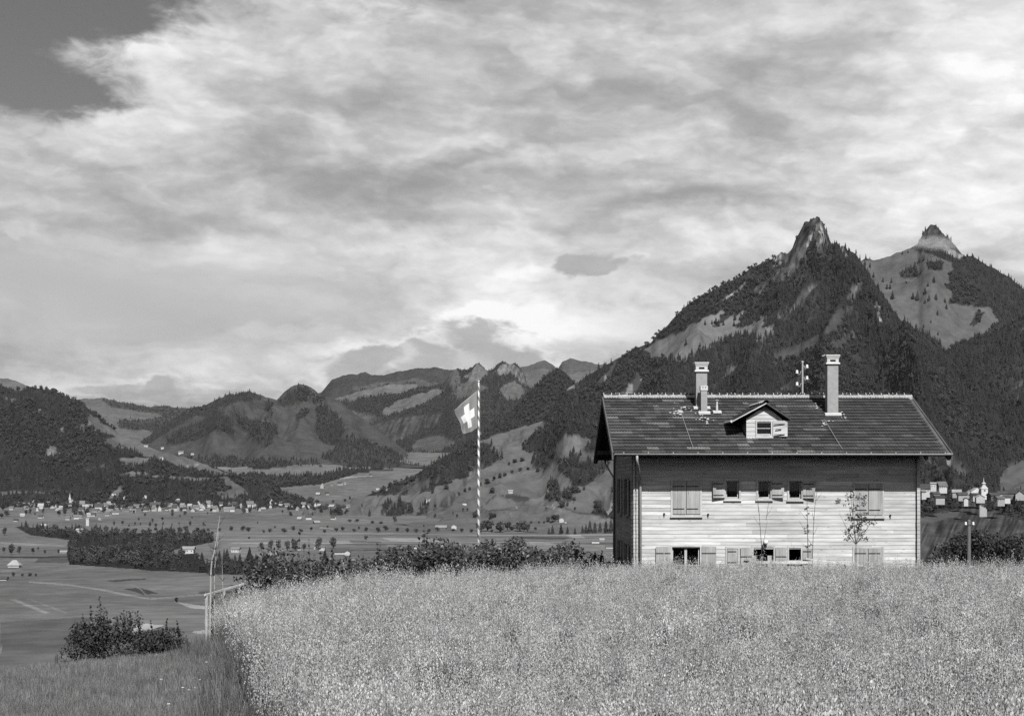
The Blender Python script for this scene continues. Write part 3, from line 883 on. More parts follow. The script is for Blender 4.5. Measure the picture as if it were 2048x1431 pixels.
def build_near_hill():
    xs = np.concatenate([np.linspace(-330, -60, 46)[:-1], np.linspace(-60, -16, 60)[:-1], np.arange(-16, 18, 0.33), np.linspace(18, 60, 60)[1:], np.linspace(60, 420, 60)[1:]])
    ys = np.concatenate([np.linspace(-60, 8, 30)[:-1], np.arange(8, 60, 0.33), np.linspace(60, 140, 60)[1:], np.linspace(140, 436, 50)[1:]])
    X, Y = np.meshgrid(xs, ys)
    Z = ground_z(X, Y)
    e = X - oat_edge(np.clip(Y, 0, 46))
    oat = sstep(-0.5, 0.3, e) * (Y < 49)
    alb = np.where(oat > 0.5, 0.07, 0.085 + 0.02 * fbm(X / 2.0, Y / 2.0, 3, 4))
    nr, nc = X.shape
    idx = np.arange(nr * nc).reshape(nr, nc)
    Q = np.stack([idx[:-1, :-1], idx[:-1, 1:], idx[1:, 1:], idx[1:, :-1]], -1).reshape(-1, 4)
    o = link('ground', np_mesh('ground', np.stack([X, Y, Z], -1).reshape(-1, 3), Q, 'near_ground', True, {'cover': alb.ravel()}))
    o['kind'] = 'structure'


build_near_hill()


def surface(px, py, dmin=400.0, only=None):
    """first point of the land seen at a pixel of the photograph: world position there"""
    best = None
    for L in LAYERS:
        if only and L is not only:
            continue
        p = L['px']
        if px < p[0] or px > p[-1]:
            continue
        c = int(np.clip(np.searchsorted(p, px), 1, len(p) - 1))
        col = c if abs(p[c] - px) < abs(p[c - 1] - px) else c - 1
        PYc = L['PY'][:, col]
        Yc = L['Y'][:, col]
        k = np.nonzero((PYc <= py) & (Yc > dmin))[0]
        if len(k) == 0:
            continue
        k = k[0]
        d = Yc[k]
        if k > 0 and PYc[k - 1] > py:
            f = (PYc[k - 1] - py) / (PYc[k - 1] - PYc[k])
            d = Yc[k - 1] + (Yc[k] - Yc[k - 1]) * f
        if best is None or d < best:
            best = d
    if best is None:
        best = 3000.0
    return at(px, py, best)


# ------------------------------------------------------------------ vegetation
leaf_mat('conifer_needles', 0.038, 0.35, 0.1, 0.9, 0.3, 0.4)
leaf_mat('broadleaf', 0.085, 0.35, 0.1, 0.8, 0.4, 0.3)
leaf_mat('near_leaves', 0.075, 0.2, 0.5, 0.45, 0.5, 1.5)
leaf_mat('dark_leaves', 0.05, 0.2, 0.3, 0.6, 0.5, 0.5)  # darker leaf tone for the bank shrubs and the trees behind the house
mat('bark', 0.10, 0.3, 6.0)
mat('pale_bark', 0.42, 0.25, 14.0, stretch=(1, 1, 0.4))
mat('twig', 0.07, 0.2, 8.0)


def conifer_mesh(seed, n=9, tiers=5, H=1.0, W=0.17):
    r = random.Random(seed)
    b = MB()
    b.tube([(0, 0, -0.04), (0, 0, 0.3)], [0.02, 0.015], 5)
    for k in range(tiers):
        f = k / tiers
        z0 = 0.06 + 0.84 * f * H
        z1 = min(H, z0 + 0.34 * (1 - 0.35 * f))
        rad = W * (1 - f) ** 0.8 * r.uniform(0.85, 1.15) + 0.015
        base = len(b.v)
        ph = r.random() * 6
        for j in range(n):
            a = 2 * math.pi * j / n + ph
            rr = rad * (r.uniform(0.85, 1.2) if j % 2 else r.uniform(0.45, 0.75))
            b.v.append((rr * math.cos(a), rr * math.sin(a), z0 + r.uniform(-0.03, 0.02) + (0.0 if j % 2 else 0.035)))
        b.v.append((r.uniform(-.008, .008), r.uniform(-.008, .008), z1))
        for j in range(n):
            b.f.append((base + j, base + (j + 1) % n, base + n))
    return b.mesh('conifer', 'conifer_needles')


def clump_mesh(seed, n, leaf, lobes, m, name='crown', flat=1.0, fill=0.35):
    """a crown of leaf-sized faces spread through overlapping lobes (x, y, z, r)"""
    r = np.random.default_rng(seed)
    lob = np.array(lobes, float)
    w = lob[:, 3] ** 2
    k = r.choice(len(lob), n, p=w / w.sum())
    d = r.normal(size=(n, 3))
    d /= np.linalg.norm(d, axis=1)[:, None]
    rad = lob[k, 3] * np.where(r.random(n) < fill, r.random(n) ** 0.5, r.uniform(0.78, 1.08, n))
    c = lob[k, :3] + d * rad[:, None] * np.array([1, 1, flat])
    nrm = d * 0.8 + r.normal(size=(n, 3)) * 0.75
    nrm /= np.linalg.norm(nrm, axis=1)[:, None]
    a = np.cross(nrm, r.normal(size=(n, 3)))
    a /= np.linalg.norm(a, axis=1)[:, None]
    b2 = np.cross(nrm, a)
    s = leaf * r.uniform(0.6, 1.35, n)[:, None]
    V = np.stack([c - a * s, c - b2 * s * 0.55, c + a * s, c + b2 * s * 0.55], 1).reshape(-1, 3)
    Q = np.arange(4 * n).reshape(n, 4)
    return np_mesh(name, V, Q, m, False)


def round_lobes(seed, n, W, H, z0):
    r = random.Random(seed)
    out = [(0, 0, z0 + H * 0.5, W * 0.34)]
    for i in range(n):
        a = r.random() * 6.283
        h = r.random()
        rr = W * 0.5 * math.sqrt(max(0.05, 1 - (2 * h - 1) ** 2)) * r.uniform(0.35, 0.72)
        out.append((rr * math.cos(a), rr * math.sin(a), z0 + H * (0.12 + 0.76 * h), W * r.uniform(0.16, 0.27)))
    return out


def src(name, me):
    return bpy.data.objects.new(name, me)      # instance source, never linked to the scene


CONIF = [src('conifer_source', conifer_mesh(i, W=0.15 + 0.03 * (i % 3))) for i in range(4)]
BROAD = [src('broadleaf_source', clump_mesh(40 + i, 190, 0.085, round_lobes(i, 7, 0.75, 0.88, 0.06), 'broadleaf', 'broadleaf')) for i in range(3)]


def scatter(name, pts, scl, kinds, sources, rot=None, label=None, cat=None, parent=None):
    """many small alike things as one object: instances on points"""
    n = len(pts)
    me = bpy.data.meshes.new(name)
    me.vertices.add(n)
    me.vertices.foreach_set('co', np.asarray(pts, np.float32).ravel())
    if rot is None:
        rot = np.zeros((n, 3))
        rot[:, 2] = rng.uniform(0, 6.283, n)
    for nm, typ, key, arr in (('rot', 'FLOAT_VECTOR', 'vector', rot), ('scl', 'FLOAT_VECTOR', 'vector', scl), ('kind_id', 'INT', 'value', kinds)):
        a = me.attributes.new(nm, typ, 'POINT')
        a.data.foreach_set(key, np.asarray(arr, np.int32 if typ == 'INT' else np.float32).ravel())
    o = link(name, me, parent)
    ng = bpy.data.node_groups.new(name, 'GeometryNodeTree')
    ng.interface.new_socket('Geometry', in_out='INPUT', socket_type='NodeSocketGeometry')
    ng.interface.new_socket('Geometry', in_out='OUTPUT', socket_type='NodeSocketGeometry')
    N, Lk = ng.nodes, ng.links
    gi, go = N.new('NodeGroupInput'), N.new('NodeGroupOutput')
    jn = N.new('GeometryNodeJoinGeometry')

    def attr(nm, dt):
        a = N.new('GeometryNodeInputNamedAttribute')
        a.data_type = dt
        a.inputs['Name'].default_value = nm
        return a.outputs['Attribute']
    ar, as_, ak = attr('rot', 'FLOAT_VECTOR'), attr('scl', 'FLOAT_VECTOR'), attr('kind_id', 'INT')
    for i, s in enumerate(sources):
        ip = N.new('GeometryNodeInstanceOnPoints')
        oi = N.new('GeometryNodeObjectInfo')
        oi.inputs['Object'].default_value = s
        oi.inputs['As Instance'].default_value = True
        cp = N.new('FunctionNodeCompare')
        cp.data_type = 'INT'
        cp.operation = 'EQUAL'
        Lk.new(ak, cp.inputs['A'] if cp.inputs['A'].enabled else cp.inputs[2])
        [x for x in cp.inputs if x.name == 'B' and x.enabled][0].default_value = i
        Lk.new(ak, [x for x in cp.inputs if x.name == 'A' and x.enabled][0])
        Lk.new(gi.outputs[0], ip.inputs['Points'])
        Lk.new(cp.outputs[0], ip.inputs['Selection'])
        Lk.new(oi.outputs['Geometry'], ip.inputs['Instance'])
        Lk.new(ar, ip.inputs['Rotation'])
        Lk.new(as_, ip.inputs['Scale'])
        Lk.new(ip.outputs[0], jn.inputs[0])
    Lk.new(jn.outputs[0], go.inputs[0])
    md = o.modifiers.new('scatter', 'NODES')
    md.node_group = ng
    tag(o, label, cat, None, 'stuff')
    return o


def forest(L, H, c, label, conif=0.7, bounds=(-150, 2200), maxn=12000):
    """woodland on one range: trees where the land cover says wood, spread evenly over what is seen of it"""
    PY, px = L['PY'], L['px']
    dpy = PY[:-1, :-1] - PY[1:, :-1]
    dpx = np.diff(px)[None, :]
    w = (L['wood'][:-1, :-1] > 0) * np.clip(dpy, 0.0, None) * dpx
    w = w * ((px[:-1] > bounds[0]) & (px[:-1] < bounds[1]))[None, :] * (L['Y'][:-1, :-1] > 700)
    h = H / L['Y'][:-1, :-1] * F
    wt = w / (0.35 * h * h)
    n = int(min(maxn, c * wt.sum()))
    if n < 3:
        return
    cell = rng.choice(wt.size, n, p=(wt / wt.sum()).ravel())
    r, q = np.divmod(cell, wt.shape[1])
    u, v = rng.random(n), rng.random(n)

    def lerp(G):
        return (G[r, q] * (1 - u) + G[r + 1, q] * u) * (1 - v) + (G[r, q + 1] * (1 - u) + G[r + 1, q + 1] * u) * v
    pts = np.stack([lerp(L['X']), lerp(L['Y']), lerp(L['Z']) - 0.5], 1)
    mixn = fbm(pts[:, 0] / 260.0, pts[:, 1] / 260.0, 3, 91) * 0.9 + 0.5
    isb = rng.random(n) > np.clip(conif + (mixn - 0.5) * 2.2, 0.03, 0.98)
    kinds = np.where(isb, 4 + rng.integers(0, 3, n), rng.integers(0, 4, n))
    s = H * rng.uniform(0.6, 1.2, n) * np.where(isb, 0.72, 1.0)
    wd = np.where(isb, 1.25, 1.0) * rng.uniform(0.9, 1.25, n)
    scl = np.stack([s * wd, s * wd, s], 1)
    scatter('forest', pts, scl, kinds, CONIF + BROAD, None, label, 'forest')


LN = {i: L for i, L in enumerate(LAYERS)}
# 0 valley, 1 far peaks, 2 far ridge, 3 hills, 4 rocky peaks, 5 mid range, 6 second summit, 7 right spur, 8 wedge, 9 main mountain, 10 left mountain, 11 village hill
forest(LN[0], 16, 3.4, 'dark mixed wood and tree belts on the flat valley floor', 0.45)
forest(LN[3], 15, 1.5, 'thin woods on the far rounded hills at left', 0.8, maxn=1500)
forest(LN[4], 17, 1.8, 'dark forest below the far rocky peaks behind the flag', 0.9, maxn=8000)
forest(LN[5], 17, 1.8, 'dark forest patches on the mid distance mountain range', 0.9, maxn=8000)
forest(LN[6], 18, 2.0, 'conifer forest beside the high alp of the cloud capped summit', 0.9, maxn=5000)
forest(LN[7], 18, 2.2, 'conifer forest on the spur at the right edge', 0.7, maxn=8000)
forest(LN[8], 17, 2.0, 'dark forest on the pointed ridge behind the pastures', 0.8, maxn=3000)
forest(LN[9], 18, 2.2, 'forest covering the steep rocky mountain behind the house', 0.55, maxn=22000)
forest(LN[10], 17, 2.2, 'forest covering the wooded mountain above the town at left', 0.6, maxn=14000)
forest(LN[11], 12, 2.2, 'dark trees on the hill below the church village at right', 0.1, maxn=900)


# ------------------------------------------------------------------ the timber house
wood_mat('plank_wood', 0.66, 0.14, 'x')
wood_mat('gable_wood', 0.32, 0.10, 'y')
wood_mat('shutter_wood', 0.46, 0.10, 'z')
wood_mat('frame_wood', 0.62, 0.06, 'z', False)
wood_mat('sill_wood', 0.62, 0.06, 'x', False)
wood_mat('dormer_wood', 0.70, 0.07, 'x', False)
wood_mat('rail_wood', 0.72, 0.04, 'x', False)
wood_mat('dark_timber', 0.13, 0.10, 'y', False)
mat('backing', 0.16, 0.2, 3.0)
mat('inside', 0.05, 0.2, 2.0)
mat('iron', 0.02, 0.2, 9.0, rough=0.6)
mat('zinc', 0.42, 0.15, 3.0, rough=0.5, spec=0.4)
mat('tin_white', 0.62, 0.12, 5.0, rough=0.6)
mat('render_grey', 0.37, 0.16, 6.0, bump=0.004, bscale=40)
mat('cement', 0.66, 0.10, 8.0)
mat('mortar', 0.48, 0.2, 14.0)
mat('roof_tile', 0.058, 0.28, 16.0, rough=0.8, attr='tone')
mat('ridge_clay', 0.05, 0.25, 10.0, rand=0.25)
mat('curtain', 0.55, 0.12, 9.0)
mat('opal_glass', 0.85, 0.03, 5.0, rough=0.25, spec=0.5)
mat('porcelain', 0.86, 0.03, 5.0, rough=0.2, spec=0.5)


def glass_mat():
    m = bpy.data.materials.new('window_glass')
    m.use_nodes = True
    t = NT(m.node_tree)
    b = t.n['Principled BSDF']
    b.inputs['Base Color'].default_value = (0.02, 0.02, 0.02, 1)
    b.inputs['Roughness'].default_value = 0.03
    tr = t.new('ShaderNodeBsdfTransparent')
    tr.inputs[0].default_value = (0.8, 0.8, 0.8, 1)
    lw = t.new('ShaderNodeFresnel')
    lw.inputs[0].default_value = 1.45
    mx = t.new('ShaderNodeMixShader')
    t.l.new(lw.outputs[0], mx.inputs[0])
    t.l.new(tr.outputs[0], mx.inputs[1])
    gl = t.new('ShaderNodeBsdfGlossy')
    gl.inputs['Roughness'].default_value = 0.02
    t.l.new(gl.outputs[0], mx.inputs[2])
    t.l.new(mx.outputs[0], t.n['Material Output'].inputs[0])
    MATS['window_glass'] = m


glass_mat()
DW = 54.5                      # distance of the front wall
S = F / DW                     # pixels per metre there
GZ = -4.2                      # ground at the house
HL, HW = 575 / S, 8.0          # length and depth of the house
EAVE_Y, EAVE_Z, RIDGE_Y, RIDGE_Z = -1.15, 5.28, 4.0, 7.56
RX0, RX1 = -0.78, HL + 0.80
SL = (RIDGE_Z - EAVE_Z) / (RIDGE_Y - EAVE_Y)
hx = lambda px: (px - 1265) / S
hz = lambda py: -GZ + (HZ - py) / S
roof_z = lambda y: EAVE_Z + SL * (min(y, 2 * RIDGE_Y - y) - EAVE_Y)
HOUSE = empty('timber_house', ((1265 - CX) / F * DW, DW, GZ), R(0.46))
tag(HOUSE, 'two storey plank clad house with tiled gable roof behind the oat field', 'house')

# openings of the front wall: px0, px1, py0, py1
OPEN = [(1345, 1400, 961, 1029), (1452, 1478, 960, 996), (1516, 1541, 960, 996), (1578, 1603, 961, 997), (1710, 1765, 967, 1031),
        (1344, 1400, 1093, 1158), (1454, 1476, 1096, 1130), (1507, 1547, 1094, 1192), (1578, 1602, 1095, 1122), (1709, 1765, 1096, 1158)]
OP = [(hx(a), hx(b), hz(d), hz(c)) for a, b, c, d in OPEN]


def cut(spans, lo, hi):
    out = []
    for a, b in spans:
        if hi <= a or lo >= b:
            out.append((a, b))
            continue
        if lo > a:
            out.append((a, lo))
        if hi < b:
            out.append((hi, b))
    return out


def wall_backing(name, length, height, ops, axis, depth0, depth1, m):
    """solid wall with real openings"""
    b = MB()
    us = sorted({0.0, length} | {o[0] for o in ops} | {o[1] for o in ops})
    zs = sorted({0.0, height} | {o[2] for o in ops} | {o[3] for o in ops})
    for u0, u1 in zip(us[:-1], us[1:]):
        run = None
        for z0, z1 in zip(zs[:-1], zs[1:]):
            um, zm = (u0 + u1) / 2, (z0 + z1) / 2
            hole = any(o[0] < um < o[1] and o[2] < zm < o[3] for o in ops)
            if not hole:
                run = (run[0], z1) if run else (z0, z1)
            if hole or z1 == zs[-1]:
                if run:
                    if axis == 'x':
                        b.box(u0, u1, depth0, depth1, run[0], run[1])
                    else:
                        b.box(depth0, depth1, u0, u1, run[0], run[1])
                run = None
    return b.build(name, m, HOUSE)


ROW = 0.1366


def planks(parent, length, ztop, ops, axis, face, m, rnd, u0=0.0, trim=0.0, top=None):
    """lapped boards, each its own piece, butt jointed, stopping at the openings"""
    n = int(ztop / ROW) + 1
    for i in range(n):
        z0, z1 = i * ROW, min((i + 1) * ROW, ztop)
        if z1 - z0 < 0.02:
            continue
        zm = (z0 + z1) / 2
        spans = [(u0, length)] if top is None else [top(z1)]
        for o in ops:
            if o[2] - trim < zm < o[3] + trim:
                spans = cut(spans, o[0] - trim, o[1] + trim)
        for a, b_ in spans:
            x = a
            while x < b_ - 0.05:
                e = x + rnd.uniform(2.2, 4.6)
                if b_ - e < 0.7:
                    e = b_
                lo, hi = 0.024 + rnd.uniform(-.003, .003), 0.012 + rnd.uniform(-.002, .002)
                za, zb = z0 + 0.004, z1 + 0.002
                q = MB()
                c = []
                for zz, out in ((za, lo), (zb, hi)):
                    for uu, dd in ((x + 0.0015, out), (e - 0.0015, out), (e - 0.0015, 0.002), (x + 0.0015, 0.002)):
                        if axis == 'x':
                            c.append((uu, face - dd, zz))
                        else:
                            c.append((face - dd, uu, zz))
                q.hexa(c if axis == 'x' else [c[i] for i in (0, 3, 2, 1, 4, 7, 6, 5)])
                q.build('plank', m, parent)
                x = e


rnd = random.Random(3)
WT = roof_z(0.0) - 0.30
fw = wall_backing('front_wall', HL, WT + 0.1, OP, 'x', 0.0, 0.14, 'backing')
planks(fw, HL, WT, [o for o in OP], 'x', 0.0, 'plank_wood', rnd)

# left gable: two pairs of windows, in shade
GOP = [(1.5, 2.75, hz(1033), hz(957)), (4.7, 5.95, hz(1033), hz(957)), (1.5, 2.75, hz(1158), hz(1092)), (4.7, 5.95, hz(1158), hz(1092))]
gw = wall_backing('gable_wall', HW, WT + 0.1, GOP, 'y', 0.0, 0.14, 'backing')
gtop = MB()
gtop.add([(0.0, 0, WT + .1), (0.0, HW, WT + .1), (0.0, HW / 2, roof_z(HW / 2) - .3), (0.14, 0, WT + .1), (0.14, HW, WT + .1), (0.14, HW / 2, roof_z(HW / 2) - .3)],
         [(0, 1, 2), (3, 5, 4), (0, 3, 4, 1), (1, 4, 5, 2), (2, 5, 3, 0)])
gtop.build('gable_triangle', 'backing', HOUSE)


def gspan(z):
    if z <= WT:
        return (0.0, HW)
    k = (z - WT) / SL
    return (k, HW - k) if HW - 2 * k > 0.15 else (HW / 2 - .05, HW / 2 + .05)


planks(gw, HW, roof_z(HW / 2) - 0.36, GOP, 'y', 0.0, 'gable_wood', rnd, top=gspan)
b = MB()
b.box(HL - 0.14, HL, 0.14, HW, 0, WT + .1)
b.add([(HL - .14, 0, WT + .1), (HL - .14, HW, WT + .1), (HL - .14, HW / 2, roof_z(HW / 2) - .3), (HL, 0, WT + .1), (HL, HW, WT + .1), (HL, HW / 2, roof_z(HW / 2) - .3)],
      [(0, 1, 2), (3, 5, 4), (0, 3, 4, 1), (1, 4, 5, 2), (2, 5, 3, 0)])
b.build('gable_wall', 'gable_wood', HOUSE)
MB().box(0.14, HL - .14, HW - .14, HW, 0, WT + .1).build('rear_wall', 'plank_wood', HOUSE)
MB().box(0.14, HL - .14, 0.15, HW - .15, 2.36, 2.5).build('storey_floor', 'inside', HOUSE)
MB().box(0.14, HL - .14, 3.0, 3.1, 0, WT).build('inner_wall', 'inside', HOUSE)
MB().box(-0.03, HL + .03, -0.03, HW + .03, -0.8, -0.0).build('plinth', 'render_grey', HOUSE)

# interlocked log ends at the corners, one stack per column
for (x0, x1, y0) in ((0.02, 0.085, -0.17), (0.125, 0.19, -0.12), (HL - 0.125, HL - 0.01, -0.15)):
    q = MB()
    for i in range(int(WT / ROW)):
        j = rnd.uniform(-.006, .006)
        q.box(x0 + j * .5, x1 + j * .5, y0 + j, -0.036, i * ROW + 0.006, (i + 1) * ROW - 0.006)
    q.build('log_ends', 'frame_wood', HOUSE)
MB().box(-0.09, 0.0, HW - 0.16, HW + .02, 0, WT).build('corner_post', 'dark_timber', HOUSE)


# windows and shutters
def strap(parent, x0, x1, z, y, h=0.028):
    MB().box(x0, x1, y - 0.014, y, z - h / 2, z + h / 2).build('hinge_strap', 'iron', parent)


def window(o, mull=True, sash=True, curtain=False, inward=False, sill=True):
    x0, x1, z0, z1 = o
    w = empty('window', ((x0 + x1) / 2, 0, z0), 0, HOUSE)
    W, H, t = (x1 - x0) / 2, z1 - z0, 0.06
    q = MB()
    q.box(-W - t, -W, -0.052, 0.13, -t, H + t).box(W, W + t, -0.052, 0.13, -t, H + t)
    q.box(-W, W, -0.052, 0.13, H, H + t).box(-W, W, -0.052, 0.13, -t, 0)
    q.build('frame', 'frame_wood', w)
    if sill:
        MB().box(-W - t - 0.03, W + t + 0.03, -0.10, -0.053, -t - 0.035, -t + 0.012).build('sill', 'sill_wood', w)
    if sash:
        s = MB()
        f = 0.05
        s.box(-W, -W + f, 0.07, 0.11, 0, H).box(W - f, W, 0.07, 0.11, 0, H).box(-W + f, W - f, 0.07, 0.11, 0, f).box(-W + f, W - f, 0.07, 0.11, H - f, H)
        if mull:
            s.box(-0.045, 0.045, 0.065, 0.115, f, H - f)
            s.box(-W + f, -0.045, 0.075, 0.105, H * 0.42, H * 0.42 + 0.03).box(0.045, W - f, 0.075, 0.105, H * 0.42, H * 0.42 + 0.03)
        s.build('sash', 'frame_wood', w)
        MB().box(-W + f, W - f, 0.088, 0.092, f, H - f).build('pane', 'window_glass', w)
    if curtain:
        for sx in (-1, 1):
            c = MB()
            n = 14
            pts = []
            for i in range(n + 1):
                u = i / n
                xx = sx * (0.10 + u * (W - 0.18))
                pts.append((xx, 0.17 + 0.022 * math.sin(u * 22)))
            zt = H * 0.72
            v = [(p[0], p[1], 0.04) for p in pts] + [(p[0] + sx * 0.02, p[1], zt + 0.05 * math.sin(i * 1.3)) for i, p in enumerate(pts)]
            c.add(v, [(i, i + 1, n + 2 + i, n + 1 + i) for i in range(n)])
            c.build('curtain', 'curtain', w)
    return w


def shutter(x0, x1, z0, z1, hinge=None, ang=0.0, y=-0.055, deco=True, boards=3, m='shutter_wood', straps=(0.16, 0.84), slit=False):
    """a boarded shutter; hinge is 'l' or 'r' when it stands open at an angle to the wall"""
    W = x1 - x0
    ox = x0 if hinge != 'r' else x1
    s = empty('shutter', (ox, y, z0), 0, HOUSE)
    s.rotation_euler[2] = -R(ang) if hinge == 'l' else R(ang)
    a = 0.0 if hinge != 'r' else -W
    for i in range(boards):
        MB().box(a + W * i / boards + 0.0015, a + W * (i + 1) / boards - 0.0015, -0.03 - 0.0015 * (i % 2), 0.0, 0, z1 - z0).build('board', m, s)
    H = z1 - z0
    for k in straps:
        strap(s, a + 0.01, a + W * (0.86 if deco else 0.97), H * k, -0.032)
    if slit:
        MB().box(a + W * .25, a + W * .75, -0.05, -0.0325, H * .52, H * .57).build('batten', 'iron', s)
    return s


for o in (OP[0], OP[4]):                              # closed double shutters upstairs
    window(o, True, True)
    xm = (o[0] + o[1]) / 2
    shutter(o[0] + .005, xm - .008, o[2] + .03, o[3] - .005, None, 0, -0.012, True, 3)
    shutter(xm + .008, o[1] - .005, o[2] + .03, o[3] - .005, None, 0, -0.016, True, 3)
window(OP[9], True, True)                             # closed shutters at the lower right
o = OP[9]
xm = (o[0] + o[1]) / 2
shutter(o[0] + .005, xm - .008, o[2] + .03, o[3] - .005, None, 0, -0.012)
shutter(xm + .008, o[1] - .005, o[2] + .03, o[3] - .005, None, 0, -0.016)
for k, side in ((1, 'l'), (2, 'r'), (3, 'r')):        # three small upstairs windows, one shutter each, open
    o = OP[k]
    window(o, False, True)
    W = o[1] - o[0]
    if side == 'l':
        shutter(o[0] - W * .96 - .05, o[0] - .05, o[2] + 0.02, o[3] - .02, 'r', 10, -0.06, True, 2, slit=True)
    else:
        shutter(o[1] + .05, o[1] + W * .96 + .05, o[2] + 0.02, o[3] - .02, 'l', 10, -0.06, True, 2, slit=True)
window(OP[5], True, True, True)
o = OP[5]
shutter(o[0] - .60, o[0] - .05, o[2] + .01, o[3] + .01, 'r', 3, -0.05, False, 4, straps=(0.18, 0.80))
shutter(o[1] + .05, o[1] + .58, o[2] + .01, o[3] + .01, 'l', 3, -0.05, False, 4, straps=(0.18, 0.80))
window(OP[6], False, True)
o = OP[6]
shutter(o[0] + .01, o[1] - .01, o[2] + .02, o[3] - .02, None, 0, -0.014, True, 2)
# the entrance
o = OP[7]
dr = empty('door', ((o[0] + o[1]) / 2, 0, o[2]), 0, HOUSE)
W, H = (o[1] - o[0]) / 2, o[3] - o[2]
MB().box(-W - .06, -W, -.052, .13, 0, H + .06).box(W, W + .06, -.052, .13, 0, H + .06).box(-W, W, -.052, .13, H, H + .06).build('frame', 'frame_wood', dr)
MB().box(-W, -W + .12, .05, .10, 0, H - .30).box(W - .20, W - .05, .05, .10, 0, H - .30).build('leaf', 'shutter_wood', dr)
shutter(o[0] - .48, o[0] - .06, o[3] - 1.1, o[3] + .0, 'r', 3, -0.05, False, 3, straps=(0.70,), slit=True)
shutter(o[1] + .07, o[1] + .46, o[3] - 1.1, o[3] + .0, 'l', 3, -0.05, False, 3, straps=(0.70,), slit=True)
window(OP[8], False, False)
o = OP[8]
shutter(o[1] + .07, o[1] + .40, o[2] - .05, o[3] - .02, 'l', 12, -0.06, True, 2, straps=(.2, .8))
for px, py in ((1328, 1028), (1416, 1029), (1781, 1031)):
    MB().box(hx(px) - .03, hx(px) + .03, -.075, -.036, hz(py) - .01, hz(py) + .05).box(hx(px) - .012, hx(px) + .012, -.06, -.036, hz(py) - .1, hz(py) - .012).build('shutter_catch', 'iron', HOUSE)
for (u0, u1, z0, z1) in GOP:                          # gable side: windows with open shutters flat on the wall
    q = MB()
    q.box(-0.05, 0.12, u0 - .06, u0, z0 - .06, z1 + .06).box(-0.05, .12, u1, u1 + .06, z0 - .06, z1 + .06).box(-.05, .12, u0, u1, z1, z1 + .06).box(-.09, .12, u0, u1, z0 - .06, z0)
    w = q.build('window', 'gable_wood', HOUSE)
    MB().box(.085, .09, u0, u1, z0, z1).build('pane', 'window_glass', w)
    MB().box(.06, .11, (u0 + u1) / 2 - .04, (u0 + u1) / 2 + .04, z0, z1).build('mullion', 'gable_wood', w)
    for a, c in ((u0 - .68, u0 - .08), (u1 + .08, u1 + .68)):
        MB().box(-.085, -.045, a, c, z0, z1).build('shutter', 'gable_wood', HOUSE)
lx, lz = hx(1527), hz(1090)
lm = MB().box(lx - .07, lx + .06, -.16, -.03, lz - .14, lz + .0).tube([(lx + .02, -.10, lz), (lx + .05, -.16, lz + .04)], .02).build('wall_lamp', 'iron', HOUSE)
MB().lathe([(0.0, -.095), (.05, -.08), (.085, -.03), (.09, .02), (.06, .07), (0.0, .095)], (lx + .06, -.17, lz + .12), 14).build('globe', 'opal_glass', lm, True)

# ------------------------------------------------------------------ roof
rf = MB()
th = 0.10
for sgn in (0, 1):
    ya, yb = (EAVE_Y, RIDGE_Y) if sgn == 0 else (2 * RIDGE_Y - EAVE_Y, RIDGE_Y)
    za, zb = EAVE_Z - .05, RIDGE_Z - .05
    rf.hexa([(RX0, ya, za - th), (RX1, ya, za - th), (RX1, yb, zb - th), (RX0, yb, zb - th), (RX0, ya, za), (RX1, ya, za), (RX1, yb, zb), (RX0, yb, zb)])
ROOF = rf.build('roof', 'dark_timber', HOUSE)


def tile_field(x0, x1, y0, y1, z0, z1, rows, tw, tone_fn, name='roof_tiles', gap=None):
    """interlocking clay tiles: rolled profile, raised nose over the course below"""
    prof = np.array([(0, 0), (.16, .030), (.30, .004), (.50, .0), (.66, .030), (.80, .004), (1.0, .002)])
    L = math.hypot(y1 - y0, z1 - z0)
    sy, sz = (y1 - y0) / L, (z1 - z0) / L
    ny, nz = -sz * math.copysign(1, sy), abs(sy)
    V, Q, T = [], [], []
    e = L / rows
    cols = int((x1 - x0) / tw)
    r = random.Random(5)
    for i in range(rows):
        for j in range(cols):
            xa = x0 + j * tw
            s0, s1 = i * e - 0.02, (i + 1) * e + 0.03
            k = len(V)
            up0, up1 = 0.062 + r.uniform(-.007, .007), 0.010
            for u, h in prof:
                V.append((xa + u * tw, y0 + sy * s0 + ny * (up0 + h), z0 + sz * s0 + nz * (up0 + h)))
            for u, h in prof:
                V.append((xa + u * tw, y0 + sy * s1 + ny * (up1 + h), z0 + sz * s1 + nz * (up1 + h)))
            for u, h in prof:
                V.append((xa + u * tw, y0 + sy * s0 + ny * (up0 + h - 0.018), z0 + sz * s0 + nz * (up0 + h - 0.018)))
            tn = tone_fn(i, j, cols, r)
            for p in range(6):
                Q.append((k + p, k + p + 1, k + 7 + p + 1, k + 7 + p))
                Q.append((k + 14 + p, k + 14 + p + 1, k + p + 1, k + p))
                T += [tn, tn]
    me = np_mesh(name, V, Q, 'roof_tile', False, None, {'tone': T})
    o = link(name, me, ROOF)
    o['kind'] = 'stuff'
    return o


TW = 0.205
run = {}


def tones(i, j, cols, r):
    key = i
    u = j / cols
    st = run.get(key)
    if st is None or st[0] <= 0:
        p = 0.22 if u < 0.62 else 0.10
        x = r.random()
        if x < p * 0.45:
            st = [r.randint(1, 4), r.uniform(1.8, 2.9)]
        elif x < p * 1.9:
            st = [r.randint(1, 5), r.uniform(1.2, 1.7)]
        else:
            st = [r.randint(1, 5), r.uniform(0.75, 1.15)]
        if u > 0.66 and st[1] > 1.7:
            st[1] = 1.3
    st[0] -= 1
    run[key] = st
    return st[1] * r.uniform(0.86, 1.14)


